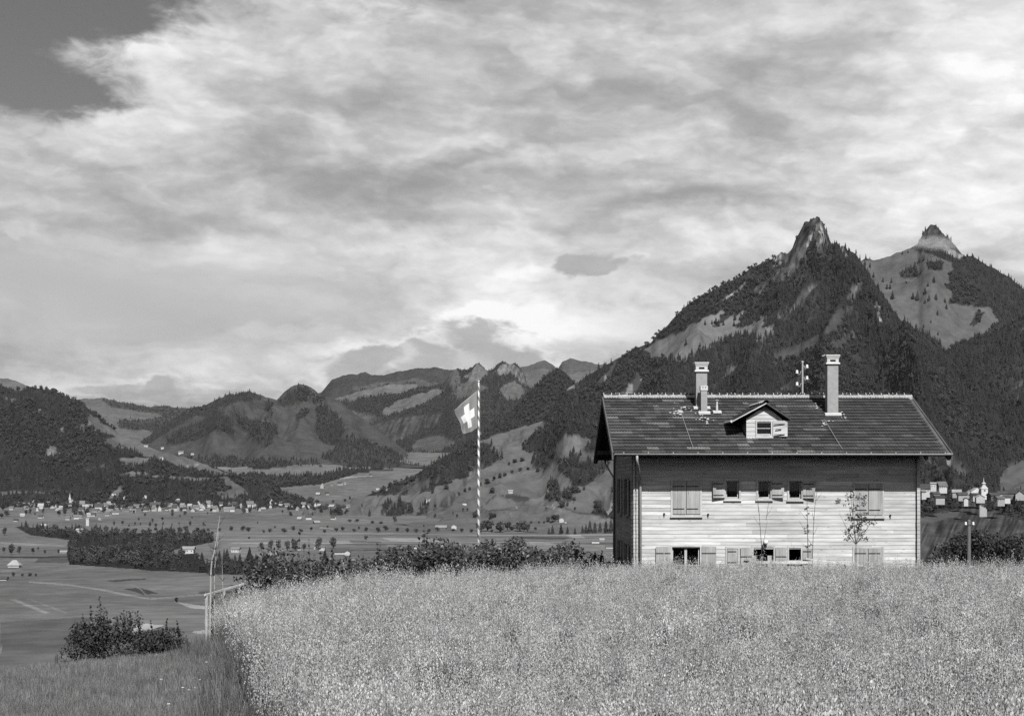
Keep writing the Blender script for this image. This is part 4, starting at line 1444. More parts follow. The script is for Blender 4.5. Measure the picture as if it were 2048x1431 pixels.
tile_field(RX0, RX1, EAVE_Y - .06, RIDGE_Y, EAVE_Z - .07, RIDGE_Z - .045, 19, TW, tones)
run.clear()
tile_field(RX0, RX1, 2 * RIDGE_Y - EAVE_Y + .06, RIDGE_Y, EAVE_Z - .07, RIDGE_Z - .045, 19, TW, tones)

nr = 40
rl = (RX1 - RX0) / nr


def ridge_cap():
    q = MB()
    n = 8
    for xx, rr, lift in ((0.0, .10, 0.012), (rl + .02, .088, 0.0)):
        for j in range(n + 1):
            a = math.pi * j / n
            q.v.append((xx, -rr * 1.25 * math.cos(a), lift + rr * math.sin(a) - .03))
    for j in range(n):
        q.f.append((j, j + 1, n + 1 + j + 1, n + 1 + j))
    return q.mesh('ridge_tile', 'ridge_clay', True)


def ridge_band():
    q = MB()
    n = 8
    for xx, rr in ((-.005, .108), (.022, .105)):
        for j in range(n + 1):
            a = math.pi * j / n
            q.v.append((xx, -rr * 1.25 * math.cos(a), .018 + rr * math.sin(a) - .03))
    for j in range(n):
        q.f.append((j, j + 1, n + 1 + j + 1, n + 1 + j))
    return q.mesh('mortar_joint', 'mortar')


rcm, rbm = ridge_cap(), ridge_band()
for i in range(nr):
    c = link('ridge_tile', rcm, ROOF)
    c.location = (RX0 + i * rl, RIDGE_Y, RIDGE_Z + .03 + rnd.uniform(-.006, .006))
    j = link('ridge_joint', rbm, ROOF)
    j.location = (RX0 + i * rl, RIDGE_Y, RIDGE_Z + .035)
    if i % 3 == 1:
        MB().box(-.013, .013, -.013, .013, 0, .035).build('ridge_clip', 'tin_white', ROOF, loc=(RX0 + (i + .6) * rl, RIDGE_Y, RIDGE_Z + .10))
q = MB()                                              # ragged mortar bed under the ridge tiles
n = 240
for k in range(n + 1):
    xx = RX0 + (RX1 - RX0) * k / n
    w = .135 + rnd.uniform(-.02, .03)
    q.v += [(xx, RIDGE_Y - w - .03, RIDGE_Z - .02 - .5 * SL * w + .05), (xx, RIDGE_Y - w + .06, RIDGE_Z + .05), (xx, RIDGE_Y - w - .03, RIDGE_Z - .13)]
for k in range(n):
    q.f += [(3 * k, 3 * k + 3, 3 * k + 4, 3 * k + 1), (3 * k + 2, 3 * k + 5, 3 * k + 3, 3 * k)]
q.build('ridge_mortar', 'mortar', ROOF)
for xx in (RX0 - .03, RX1 + .03):                     # verge boards
    for sgn in (0, 1):
        ya = EAVE_Y - .05 if sgn == 0 else 2 * RIDGE_Y - EAVE_Y + .05
        MB().hexa([(xx - .028, ya, EAVE_Z - .28), (xx + .028, ya, EAVE_Z - .28), (xx + .028, RIDGE_Y, RIDGE_Z - .28), (xx - .028, RIDGE_Y, RIDGE_Z - .28),
                   (xx - .028, ya, EAVE_Z - .02), (xx + .028, ya, EAVE_Z - .02), (xx + .028, RIDGE_Y, RIDGE_Z - .02), (xx - .028, RIDGE_Y, RIDGE_Z - .02)]).build('verge_board', 'dark_timber', ROOF)
for k in range(16):                                   # rafters under the eaves, both slopes
    xx = RX0 + .05 + (RX1 - RX0 - .1) * k / 15
    for sgn in (0, 1):
        ya, yb = (EAVE_Y + .03, RIDGE_Y) if sgn == 0 else (2 * RIDGE_Y - EAVE_Y - .03, RIDGE_Y)
        MB().bar((xx, ya, EAVE_Z - .23), (xx, yb, RIDGE_Z - .23), .10, .14).build('rafter', 'dark_timber', ROOF)
for y in (0.05, HW - .05, RIDGE_Y):                   # purlins carrying the verge
    z = roof_z(y) - .38
    MB().box(RX0 + .03, .14, y - .08, y + .08, z - .09, z + .09).box(HL - .14, RX1 - .03, y - .08, y + .08, z - .09, z + .09).build('purlin', 'dark_timber', ROOF)
# gutters, their hooks and the rain pipes
for ya, sg in ((EAVE_Y - .10, -1), (2 * RIDGE_Y - EAVE_Y + .10, 1)):
    q = MB()
    n = 8
    prof = [(-.075 * math.cos(math.pi * j / n), -.075 * math.sin(math.pi * j / n)) for j in range(n + 1)]
    prof = [(-.083, .012)] + prof
    for xx in (RX0 + .02, RX1 + .02):
        for a, c in prof:
            q.v.append((xx, ya + a * -sg * -1, EAVE_Z - .055 + c))
    m_ = len(prof)
    for j in range(m_ - 1):
        q.f.append((j, j + 1, m_ + j + 1, m_ + j))
    g = q.build('gutter', 'zinc', HOUSE, True)
    md = g.modifiers.new('thick', 'SOLIDIFY')
    md.thickness = 0.006
    for k in range(14):
        xx = RX0 + .35 + k * (RX1 - RX0 - .6) / 13
        MB().box(xx - .018, xx + .018, ya - .09, ya + .10, EAVE_Z - .04, EAVE_Z - .015).build('gutter_hook', 'tin_white', g)
dpx = hx(1280)
MB().tube([(dpx - .22, EAVE_Y - .10, EAVE_Z - .10), (dpx - .22, EAVE_Y - .10, EAVE_Z - .32), (dpx - .16, EAVE_Y + .15, EAVE_Z - .5), (dpx, -.24, EAVE_Z - .98), (dpx, -.17, EAVE_Z - 1.15), (dpx, -.17, 0.1)], .045, 10).build('downpipe', 'zinc', HOUSE, True)
MB().tube([(-.35, HW + 1.2, EAVE_Z - .1), (-.35, HW + 1.1, EAVE_Z - .3), (-.06, HW + .14, EAVE_Z - .9), (-.06, HW + .12, 0)], .045, 8).build('downpipe', 'zinc', HOUSE, True)


def chimney(px0, px1, pyt, pyb, shaft_w, head_h, slot, name='chimney', cap=1.28, m='render_grey'):
    """masonry flue rising from the front slope; px are of its front face"""
    # find where the front face meets the roof
    y = 2.0
    for _ in range(30):
        D = DW + y
        z = -GZ + (HZ - pyb) / F * D
        y += (z - roof_z(y)) / SL * 0.8
    D = DW + y
    x = ((px0 + px1) / 2 - CX) / F * D - HOUSE.location[0] + .008 * y
    zt = -GZ + (HZ - pyt) / F * D
    zb = roof_z(y)
    w = shaft_w
    c = empty(name, (x, y + w / 2, zb), 0, HOUSE)
    H = zt - zb
    MB().box(-w / 2, w / 2, -w / 2, w / 2, -.35, H - head_h).build('shaft', m, c)
    hw = w * cap
    q = MB()
    if slot:
        ht = head_h
        q.frustum(0, 0, H - ht, H - ht * .82, hw * 1.02, hw * .97)
        s = w * 1.06
        z0, z1 = H - ht * .82, H - ht * .45
        sl = s * .24
        for a, c_ in ((-s / 2, -sl), (sl, s / 2)):
            q.box(a, c_, -s / 2, -s / 2 + .06, z0, z1)
            q.box(a, c_, s / 2 - .06, s / 2, z0, z1)
        q.box(-sl, sl, -s / 2, -s / 2 + .06, z0, z0 + (z1 - z0) * .25).box(-sl, sl, -s / 2, -s / 2 + .06, z1 - (z1 - z0) * .2, z1)
        q.box(-s / 2, -s / 2 + .06, -s / 2 + .06, s / 2 - .06, z0, z1).box(s / 2 - .06, s / 2, -s / 2 + .06, s / 2 - .06, z0, z1)
        q.frustum(0, 0, z1, H - ht * .08, s, hw * 1.02)
        q.frustum(0, 0, H - ht * .08, H, hw * 1.04, hw * 1.0)
        h = q.build('cap', 'cement', c)
    else:
        s = w * 1.18
        z0 = H - head_h
        h = q.box(-s / 2, s / 2, -s / 2 + .04, s / 2, z0, H).box(-s / 2, s / 2, -s / 2, -s / 2 + .04, z0, z0 + head_h * .52).box(-s / 2, s / 2, -s / 2, -s / 2 + .04, z0 + head_h * .72, H) \
            .box(-s / 2, -s * .28, -s / 2, -s / 2 + .04, z0 + head_h * .52, z0 + head_h * .72).box(-s * .08, s * .08, -s / 2, -s / 2 + .04, z0 + head_h * .52, z0 + head_h * .72) \
            .box(s * .28, s / 2, -s / 2, -s / 2 + .04, z0 + head_h * .52, z0 + head_h * .72).build('cap', 'cement', c)
        MB().box(-s * .4, s * .4, -s / 2 + .036, -s / 2 + .041, z0 + head_h * .52, z0 + head_h * .72).build('vent_slot', 'iron', h)
    if slot:
        MB().box(-w * .3, w * .3, -w * .38, w * .38, H - head_h, H - head_h * .2).build('flue', 'iron', h)
    a = w * .5 + .015
    MB().box(-a, a, -a, a, -.30, .10).hexa([(-a - .09, -a - .10, -.02), (a + .09, -a - .10, -.02), (a + .09, -a + .02, .05), (-a - .09, -a + .02, .05),
                                            (-a - .09, -a - .10, .045), (a + .09, -a - .10, .045), (a + .09, -a + .02, .10), (-a - .09, -a + .02, .10)]).build('flashing', 'tin_white', c)
    return c


chimney(1393, 1414, 724, 817, .42, .36, True)
chimney(1402.5, 1414.5, 771, 827, .235, .17, False)
rc = chimney(1656, 1677, 709, 830, .41, .35, True)
MB().bar((-.27, -.1, 2.30), (-.40, -.12, 2.24), .03, .02).build('cap_hook', 'tin_white', rc)
# vent pipe
y = 2.35
vx = (1434 - CX) / F * (DW + y) - HOUSE.location[0] + .02
vp = MB().tube([(vx, y, roof_z(y) - .1), (vx, y, roof_z(y) + .26), (vx, y, roof_z(y) + .27), (vx, y, roof_z(y) + .46)], [.045, .045, .035, .035], 10).build('vent_pipe', 'tin_white', HOUSE)
MB().lathe([(.075, 0), (.075, .012), (0, .03)], (vx, y, roof_z(y) + .47), 10).build('cowl', 'tin_white', vp)
MB().hexa([(vx - .16, y - .16, roof_z(y) - .02), (vx + .16, y - .16, roof_z(y) - .02), (vx + .16, y + .06, roof_z(y) + .07), (vx - .16, y + .06, roof_z(y) + .07),
           (vx - .16, y - .16, roof_z(y) + .03), (vx + .16, y - .16, roof_z(y) + .03), (vx + .16, y + .06, roof_z(y) + .1), (vx - .16, y + .06, roof_z(y) + .1)]).build('flashing', 'tin_white', vp)
# lightning conductors down the slope
for p0, p1, pa, pb in ((1362, 829, 1386, 899), (1650, 843, 1686, 905)):
    pts = []
    for f in np.linspace(0, 1, 5):
        px, py = p0 + (pa - p0) * f, p1 + (pb - p1) * f
        y = 1.0
        for _ in range(40):
            D = DW + y
            y += ((-GZ + (HZ - py) / F * D) - roof_z(y)) / SL * .8
        y = max(y, EAVE_Y + .03)
        pts.append(((px - CX) / F * (DW + y) - HOUSE.location[0] + .008 * y, y, roof_z(y) + .095))
    MB().tube(pts, .007, 5).build('lightning_wire', 'zinc', ROOF)
# cement smears by the chimneys
mat('smear', 0.5, 0.4, 20)
for px, py, n_ in ((1360, 828, 26), (1372, 818, 10), (1650, 848, 10), (1640, 815, 8), (1690, 834, 8), (1410, 845, 10), (1400, 832, 8)):
    q = MB()
    y = 1.5
    for _ in range(40):
        D = DW + y
        y += ((-GZ + (HZ - py) / F * D) - roof_z(y)) / SL * .8
    x = (px - CX) / F * (DW + y) - HOUSE.location[0]
    for k in range(n_):
        dx, dy = rnd.gauss(0, .14), rnd.gauss(0, .16)
        r_ = rnd.uniform(.02, .05)
        zz = roof_z(y + dy) + .075
        q.add([(x + dx - r_, y + dy - r_, zz - r_ * SL), (x + dx + r_, y + dy - r_ * .6, zz - r_ * SL * .6), (x + dx + r_ * .7, y + dy + r_, zz + r_ * SL), (x + dx - r_ * .8, y + dy + r_ * .7, zz + r_ * SL * .7), (x + dx, y + dy, zz + .012)],
              [(0, 1, 4), (1, 2, 4), (2, 3, 4), (3, 0, 4)])
    q.build('cement_smear', 'smear', ROOF)['kind'] = 'stuff'

# ------------------------------------------------------------------ dormer
dy0 = 0.05
Dd = DW + dy0
ddx = lambda px: (px - CX) / F * Dd - HOUSE.location[0]
ddz = lambda py: -GZ + (HZ - py) / F * Dd
DM = empty('dormer', (0, 0, 0), 0, HOUSE)
x0, x1, zb, ze, za = ddx(1493), ddx(1564), ddz(879), ddz(837), ddz(812)
xm = (x0 + x1) / 2 + .04
wx0, wx1, wz0, wz1 = ddx(1514), ddx(1542), ddz(869), ddz(843)
q = MB()
q.box(x0, x0 + .05, dy0 + .02, 3.0, zb - .2, ze).box(x1 - .05, x1, dy0 + .02, 3.0, zb - .2, ze)
q.box(x0 + .05, wx0, dy0 + .03, dy0 + .1, zb - .2, ze).box(wx1, x1 - .05, dy0 + .03, dy0 + .1, zb - .2, ze).box(wx0, wx1, dy0 + .03, dy0 + .1, zb - .2, wz0).box(wx0, wx1, dy0 + .03, dy0 + .1, wz1, ze)
q.add([(x0, dy0 + .02, ze), (x1, dy0 + .02, ze), (xm, dy0 + .02, za), (x0, dy0 + .1, ze), (x1, dy0 + .1, ze), (xm, dy0 + .1, za)], [(0, 1, 2), (3, 5, 4), (0, 3, 4, 1), (1, 4, 5, 2), (2, 5, 3, 0)])
q.box(x0 + .05, x1 - .05, 1.2, 1.25, zb - .1, ze)
q.build('dormer_body', 'gable_wood', DM)
nrow = 8
rh = (za - zb) / nrow
for i in range(nrow):
    z0, z1 = zb + i * rh, zb + (i + 1) * rh
    f = lambda z: 0 if z <= ze else (z - ze) / (za - ze)
    spans = [(x0 + (xm - x0) * f(z1) * .98, x1 - (x1 - xm) * f(z1) * .98)]
    zm = (z0 + z1) / 2
    if wz0 - .05 < zm < wz1 + .03:
        spans = cut(spans, wx0 - .04, wx1 + .04)
    for a, c in spans:
        if c - a > .03:
            la, lc = (a, c) if f(z1) == 0 else (x0 + (xm - x0) * f(z0), x1 - (x1 - xm) * f(z0))
            MB().hexa([(la, dy0 - .018, z0 + .006), (lc, dy0 - .018, z0 + .006), (lc, dy0 + .018, z0 + .006), (la, dy0 + .018, z0 + .006), (a, dy0 - .004, z1), (c, dy0 - .004, z1), (c, dy0 + .018, z1), (a, dy0 + .018, z1)]).build('plank', 'dormer_wood', DM)
q = MB()
t_ = .055
q.box(wx0 - t_, wx0, dy0 - .05, dy0 + .1, wz0 - .09, wz1 + t_).box(wx1, wx1 + t_, dy0 - .05, dy0 + .1, wz0 - .09, wz1 + t_).box(wx0, wx1, dy0 - .05, dy0 + .1, wz1, wz1 + t_).box(wx0, wx1, dy0 - .05, dy0 + .1, wz0 - .09, wz0)
q.build('window_frame', 'frame_wood', DM)
MB().box(wx0, wx1, dy0 + .03, dy0 + .06, (wz0 + wz1) / 2 - .012, (wz0 + wz1) / 2 + .012).box(wx0, wx1, dy0 + .03, dy0 + .06, wz0, wz0 + .04).build('glazing_bar', 'frame_wood', DM)
MB().box(wx0, wx1, dy0 + .062, dy0 + .066, wz0, wz1).build('pane', 'window_glass', DM)
MB().box(wx0 - t_ - .02, wx1 + t_ + .02, dy0 - .09, dy0 - .051, wz0 - .12, wz0 - .075).build('sill', 'sill_wood', DM)
sh = MB().box(0, .52, -.03, 0, 0, wz1 - wz0 + .10).build('shutter', 'dormer_wood', DM)
sh.location = (wx1 + .07, dy0 - .055, wz0 - .06)
sh.rotation_euler[2] = -R(7)
for k in (.1, .43, .76):
    e_ = (wz1 - wz0 + .1)
    MB().box(wx1 + .09 + (.06 if k == .43 else 0), wx1 + .48 - (.12 if k == .43 else 0), dy0 - .165, dy0 - .135, wz0 - .06 + e_ * k, wz0 - .06 + e_ * k + .02).build('hinge_strap', 'iron', DM)
# dormer roof: two slopes running back into the main roof, big tiles and ridge
ex0, ex1, ap = ddx(1463) , ddx(1579), ddz(806)
ez0, ez1 = ddz(842), ddz(838)
yb = 3.4
fy = dy0 - .20
for (xa, zea, nm) in ((ex0, ez0, 'l'), (ex1, ez1, 'r')):
    MB().hexa([(xa, fy, zea - .05), (xm, fy, ap - .05), (xm, yb, ap - .05), (xa, yb, zea - .05), (xa, fy, zea), (xm, fy, ap), (xm, yb, ap), (xa, yb, zea)]).build('slope', 'dark_timber', DM)
    for k in range(11):
        ya, yc = fy - .02 + k * .31, fy - .02 + (k + 1) * .31 - .012
        for r_ in range(3):
            f0, f1 = r_ / 3 - .03, (r_ + 1) / 3
            xs0, xs1 = xa + (xm - xa) * f0, xa + (xm - xa) * f1
            zs0, zs1 = zea + (ap - zea) * f0 + .055, zea + (ap - zea) * f1 + .018
            MB().hexa([(xs0, ya, zs0 - .02), (xs1, ya, zs1 - .01), (xs1, yc, zs1 - .01), (xs0, yc, zs0 - .02), (xs0, ya, zs0), (xs1, ya, zs1 + .01), (xs1, yc, zs1 + .01), (xs0, yc, zs0)]).build('dormer_tile', 'ridge_clay', DM)
    MB().bar((xa, fy - .02, zea - .01), (xm, fy - .02, ap - .01), .035, .10, (0, 1, 0)).build('verge_board', 'sill_wood' if nm == 'l' else 'dark_timber', DM)
q = MB()
for k, (yy, rr) in enumerate(((fy - .05, .085), (fy + .35, .08), (fy + .36, .09), (fy + .8, .08), (fy + .81, .09), (yb, .08))):
    for j in range(9):
        a = math.pi * j / 8
        q.v.append((xm - rr * 1.35 * math.cos(a), yy, ap + .02 + rr * math.sin(a)))
for k in range(5):
    for j in range(8):
        q.f.append((k * 9 + j, k * 9 + j + 1, k * 9 + 10 + j, k * 9 + 9 + j))
q.build('dormer_ridge', 'cement', DM)
MB().box(x0 - .2, x1 + .2, dy0 - .16, dy0 - .02, zb - .07, zb - .01).build('flashing', 'tin_white', DM)
MB().hexa([(x0 - .02, dy0 - .03, zb - .02), (x0 + .32, dy0 - .03, zb - .02), (x0 + .32, dy0 - .02, zb - .02), (x0 - .02, dy0 - .02, zb - .02), (x0 - .02, dy0 - .03, zb + .05), (x0 + .32, dy0 - .03, zb + .05), (x0 + .32, dy0 - .02, zb + .05), (x0 - .02, dy0 - .02, zb + .05)]).build('apron', 'tin_white', DM)
MB().tube([(ex0 - .03, fy - .05, ez0 - .01), (ex0 - .03, yb - 1.0, ez0 - .01)], .05, 8).build('dormer_gutter', 'tin_white', DM)

# ------------------------------------------------------------------ roof mast with four insulators, behind the ridge
y = 4.7
Dm = DW + y
mx = (1606 - CX) / F * Dm - HOUSE.location[0] + .03
mz = lambda py: -GZ + (HZ - py) / F * Dm
MA = MB().tube([(mx, y, roof_z(y) - .1), (mx, y, mz(724))], .036, 8).build('roof_mast', 'zinc', HOUSE)
MB().lathe([(.05, 0), (.05, .03), (0, .06)], (mx, y, mz(724)), 8).build('mast_cap', 'tin_white', MA)
for px, py in ((1615, 733), (1595, 744), (1615, 756), (1595, 768)):
    xx = (px - CX) / F * Dm - HOUSE.location[0] + .03
    sx = 1 if xx > mx else -1
    a = MB().tube([(mx, y, mz(py) + .04), (mx + sx * .08, y, mz(py) + .02), (mx + sx * .10, y, mz(py) - .08), (xx, y, mz(py) - .09), (xx, y, mz(py))], .016, 6).build('insulator_arm', 'zinc', MA)
    MB().lathe([(0, -.07), (.055, -.06), (.06, -.01), (.042, .01), (.05, .03), (.045, .08), (0, .09)], (xx, y, mz(py)), 12).build('insulator', 'porcelain', MA, True)


# ------------------------------------------------------------------ flagpole and flag
def stripe_mat():
    m = bpy.data.materials.new('spiral_paint')
    m.use_nodes = True
    t = NT(m.node_tree)
    b = t.n['Principled BSDF']
    co = t.new('ShaderNodeTexCoord').outputs['Object']
    sp = t.new('ShaderNodeSeparateXYZ')
    t.l.new(co, sp.inputs[0])
    ang = t.m('DIVIDE', t.m('ARCTAN2', sp.outputs[1], sp.outputs[0]), 6.2832)
    fr = t.m('FRACT', t.m('ADD', t.m('MULTIPLY', sp.outputs[2], 1.9), ang))
    v = t.mixf(t.m('GREATER_THAN', fr, 0.45), 0.16, 0.72)
    v = t.m('MULTIPLY', v, t.rng(t.noise(co, 3.0), 0.3, 0.7, 0.88, 1.1))
    t.l.new(v, b.inputs['Base Color'])
    b.inputs['Roughness'].default_value = 0.6
    MATS['spiral_paint'] = m


def flag_mat():
    m = bpy.data.materials.new('flag_cloth')
    m.use_nodes = True
    t = NT(m.node_tree)
    b = t.n['Principled BSDF']
    at_ = t.new('ShaderNodeUVMap')
    sp = t.new('ShaderNodeSeparateXYZ')
    t.l.new(at_.outputs[0], sp.inputs[0])
    u = t.m('ABSOLUTE', t.m('SUBTRACT', sp.outputs[0], 0.5))
    v = t.m('ABSOLUTE', t.m('SUBTRACT', sp.outputs[1], 0.5))
    # an upright cross with arms a little longer than wide
    arm = lambda p, q_: t.m('MULTIPLY', t.m('LESS_THAN', p, 0.34), t.m('LESS_THAN', q_, 0.115))
    c = t.m('MAXIMUM', arm(u, v), arm(v, u))
    val = t.m('MULTIPLY', t.mixf(c, 0.30, 0.95), t.rng(t.noise(at_.outputs[0], 14.0), 0.3, 0.7, 0.94, 1.05))
    t.l.new(val, b.inputs['Base Color'])
    b.inputs['Roughness'].default_value = 0.9
    b.inputs['Specular IOR Level'].default_value = 0.1
    MATS['flag_cloth'] = m


stripe_mat()
flag_mat()
FD = 80.0
ft = at(957, 764, FD)
fb = float(ground_z(ft.x, FD)) - 0.3
FP = empty('flagpole', (ft.x, FD, fb))
tag(FP, 'tall spirally striped flagpole standing behind the leafy hedge', 'flagpole')
MB().tube([(0, 0, 0), (0, 0, 6), (0.01, 0, ft.z - fb)], [.075, .062, .04], 12).build('pole', 'spiral_paint', FP, True)
MB().lathe([(0, -.05), (.055, -.03), (.06, .02), (.03, .06), (0, .08)], (.01, 0, ft.z - fb + .03), 10).build('finial', 'tin_white', FP, True)
MB().tube([(.07, -.05, ft.z - fb - .2), (.075, -.06, 4.0)], .006, 5).build('halyard', 'tin_white', FP)
MB().box(.05, .09, -.09, -.04, 3.9, 4.1).build('cleat', 'iron', FP)

n = 28
H0, H1, F0, F1 = (956.0, 781.0, 0.0), (956.5, 856.0, 0.0), (911.0, 822.0, -1.05), (930.0, 868.0, -0.7)
fv, fuv = [], []
for i in range(n + 1):
    for j in range(n + 1):
        u, v = i / n, j / n
        p = [(H0[k] * (1 - v) + H1[k] * v) * (1 - u) + (F0[k] * (1 - v) + F1[k] * v) * u for k in range(3)]
        rip = 0.16 * math.sin(u * 7.0 + v * 2.2) * u ** .7 + 0.05 * math.sin(u * 15 - v * 6) * u
        sag = 5.0 * math.sin(u * math.pi) * (v - .3)
        q = at(p[0] + 1.5 * math.sin(v * 9 + u * 3) * u, p[1] + sag, FD - .06)
        fv.append((q.x - ft.x, p[2] + rip, q.z - ft.z))
        fuv.append((u, v))
fm = bpy.data.meshes.new('flag')
fm.from_pydata(fv, [], [(i * (n + 1) + j, (i + 1) * (n + 1) + j, (i + 1) * (n + 1) + j + 1, i * (n + 1) + j + 1) for i in range(n) for j in range(n)])
uvl = fm.uv_layers.new(name='UVMap')
for lp in fm.loops:
    uvl.data[lp.index].uv = fuv[lp.vertex_index]
fm.materials.append(MATS['flag_cloth'])
fm.polygons.foreach_set('use_smooth', [True] * len(fm.polygons))
FL = link('flag', fm)
FL.location = (ft.x - .04, FD - .06, ft.z)
md = FL.modifiers.new('thick', 'SOLIDIFY')
md.thickness = .006
tag(FL, 'square dark flag with a white cross flying from the striped pole', 'flag')

# ------------------------------------------------------------------ oat field and grass bank
leaf_mat('oat_grain', 0.47, 0.36, 0.15, 0.75, 0.35, 2.5)
leaf_mat('oat_straw', 0.20, 0.2, 0.15, 0.8, 0.3, 2.0)
leaf_mat('oat_leaf', 0.09, 0.25, 0.15, 0.8, 0.35, 2.0)
leaf_mat('grass_blade', 0.205, 0.3, 0.1, 0.8, 0.4, 2.0)
leaf_mat('dry_grass', 0.25, 0.3, 0.1, 0.8, 0.3, 2.0)
leaf_mat('weed_leaf', 0.13, 0.3, 0.2, 0.7, 0.4, 2.0)


def ribbon(V, Fc, M, p0, p1, w, mi, bend=0.0, r=None, seg=2):
    p0, p1 = Vector(p0), Vector(p1)
    a = r.uniform(0, 6.283)
    sx = Vector((math.cos(a), math.sin(a), 0)) * w * .5
    k = len(V)
    for i in range(seg + 1):
        f = i / seg
        c = p0.lerp(p1, f) + Vector((math.cos(a + 1.57), math.sin(a + 1.57), 0)) * bend * f * f
        ww = sx * (1 - f * .75)
        V += [tuple(c - ww), tuple(c + ww)]
    for i in range(seg):
        Fc.append((k + 2 * i, k + 2 * i + 1, k + 2 * i + 3, k + 2 * i + 2))
        M.append(mi)
    return V[-1]


def finish(name, V, Fc, M, mats):
    me = bpy.data.meshes.new(name)
    me.from_pydata(V, [], Fc)
    for m in mats:
        me.materials.append(MATS[m])
    me.polygons.foreach_set('material_index', M)
    me.update()
    return me


def oat_clump(seed, stems, rad, spk, size):
    r = random.Random(seed)
    V, Fc, M = [], [], []
    for s in range(stems):
        a, q = r.uniform(0, 6.283), rad * math.sqrt(r.random())
        x, y = q * math.cos(a), q * math.sin(a)
        h = r.gauss(0.96, 0.13)
        lx, ly = r.gauss(0.02, .09), r.gauss(0, .09)
        ribbon(V, Fc, M, (x, y, 0.1), (x + lx, y + ly, h), .008, 1, r.uniform(-.04, .04), r, 2)
        if r.random() < .75:
            z = r.uniform(.3, .75)
            aa = r.uniform(0, 6.283)
            ribbon(V, Fc, M, (x, y, z), (x + .13 * math.cos(aa), y + .13 * math.sin(aa), z + r.uniform(.02, .2)), .016, 2, r.uniform(-.05, .05), r, 2)
        for k in range(spk):                           # drooping spikelets of the open panicle
            f = k / spk
            zz = h - .32 + .36 * f
            rr = (.085 * (1 - f) + .015) * r.uniform(.4, 1.25)
            aa = r.uniform(0, 6.283)
            c = Vector((x + lx * zz / h + rr * math.cos(aa), y + ly * zz / h + rr * math.sin(aa), zz + r.uniform(-.03, .03)))
            b = r.uniform(0, 6.283)
            l, w = size * r.uniform(.8, 1.3), size * .32
            sx = Vector((math.cos(b), math.sin(b), r.uniform(-.3, .3))) * w
            tip = Vector((r.uniform(-.5, .5) * l * .6, r.uniform(-.5, .5) * l * .6, -l))
            i0 = len(V)
            V += [tuple(c), tuple(c + tip * .45 + sx), tuple(c + tip), tuple(c + tip * .45 - sx)]
            Fc.append((i0, i0 + 1, i0 + 2, i0 + 3))
            M.append(0)
    return finish('oats', V, Fc, M, ('oat_grain', 'oat_straw', 'oat_leaf'))


OATS = [src('oat_source', oat_clump(i, 16, .19, 20, .025)) for i in range(6)]
pts = []
gx, gy = np.meshgrid(np.arange(-9.5, 24, .25), np.arange(9, 49.5, .25))
gx = (gx + rng.uniform(-.11, .11, gx.shape)).ravel()
gy = (gy + rng.uniform(-.11, .11, gy.shape)).ravel()
e = gx - oat_edge(gy) + fbm(gx / .8, gy / .8, 3, 61) * .25
far = np.interp(gx, [-9, -6, -3, 2, 24], [37.5, 39, 43, 47.5, 48.5]) + fbm(gx / 1.5, gx * 0, 2, 62) * .5
keep = (e > .1) & (gy < far) & (np.abs(gx) < .40 * gy + 2.5) & (rng.random(gx.shape) > .06 + .62 * (fbm(gx / .8, gy / 1.5, 3, 63) > .24))
gx, gy = gx[keep], gy[keep]
pts = np.stack([gx, gy, hill_z(gx, gy)], 1)
s = .96 + .30 * fbm(gx / 1.3, gy / 1.8, 4, 64) + rng.uniform(-.09, .09, gx.shape) + .17 * (rng.random(gx.shape) < .10)
rot = np.stack([rng.normal(0, .07, gx.shape), rng.normal(0, .07, gx.shape), rng.uniform(0, 6.283, gx.shape)], 1)
scatter('oat_field', pts, np.stack([s, s, s], 1), rng.integers(0, 6, len(pts)), OATS, rot, 'ripe pale oat field filling the foreground before the house', 'oat field')
print('oat clumps', len(pts))


def grass_tuft(seed, n_, h, w, rad, mi, mats, seedhead=0.0):
    r = random.Random(seed)
    V, Fc, M = [], [], []
    for k in range(n_):
        a, q = r.uniform(0, 6.283), rad * math.sqrt(r.random())
        x, y = q * math.cos(a), q * math.sin(a)
        hh = h * r.uniform(.5, 1.2)
        dx, dy = r.gauss(0, .22) * hh, r.gauss(0, .22) * hh
        ribbon(V, Fc, M, (x, y, -.02), (x + dx, y + dy, hh), w * r.uniform(.7, 1.3), 0 if r.random() > mi else 1, r.uniform(-.25, .25) * hh, r, 3)
    return finish('grass', V, Fc, M, mats)


GRASS = [src('grass_source', grass_tuft(i, 50, .13 + .04 * (i % 2), .009, .17, .25, ('grass_blade', 'dry_grass'))) for i in range(4)]
WEEDS = [src('weed_source', grass_tuft(20 + i, 30, .40, .014, .2, .12, ('weed_leaf', 'grass_blade'))) for i in range(3)]
gx, gy = np.meshgrid(np.arange(-24, 0, .19), np.arange(15, 47, .19))
gx = (gx + rng.uniform(-.09, .09, gx.shape)).ravel()
gy = (gy + rng.uniform(-.09, .09, gy.shape)).ravel()
e = gx - oat_edge(gy)
keep = (e < .35) & (gx > -.40 * gy - 2) & (gy < 46)
gx, gy, e = gx[keep], gy[keep], e[keep]
s = rng.uniform(.75, 1.3, gx.shape) * (1 + .35 * fbm(gx / 1.5, gy / 1.5, 3, 71))
scatter('meadow_grass', np.stack([gx, gy, hill_z(gx, gy)], 1), np.stack([s, s, s], 1), rng.integers(0, 4, len(gx)), GRASS, None, 'mown grass bank sloping down at the lower left', 'grass')
wk = (e > -.75 + .5 * fbm(gy / 1.0, gx * 0, 3, 72)) & (rng.random(gx.shape) < .30)
s = rng.uniform(.6, 1.25, wk.sum())
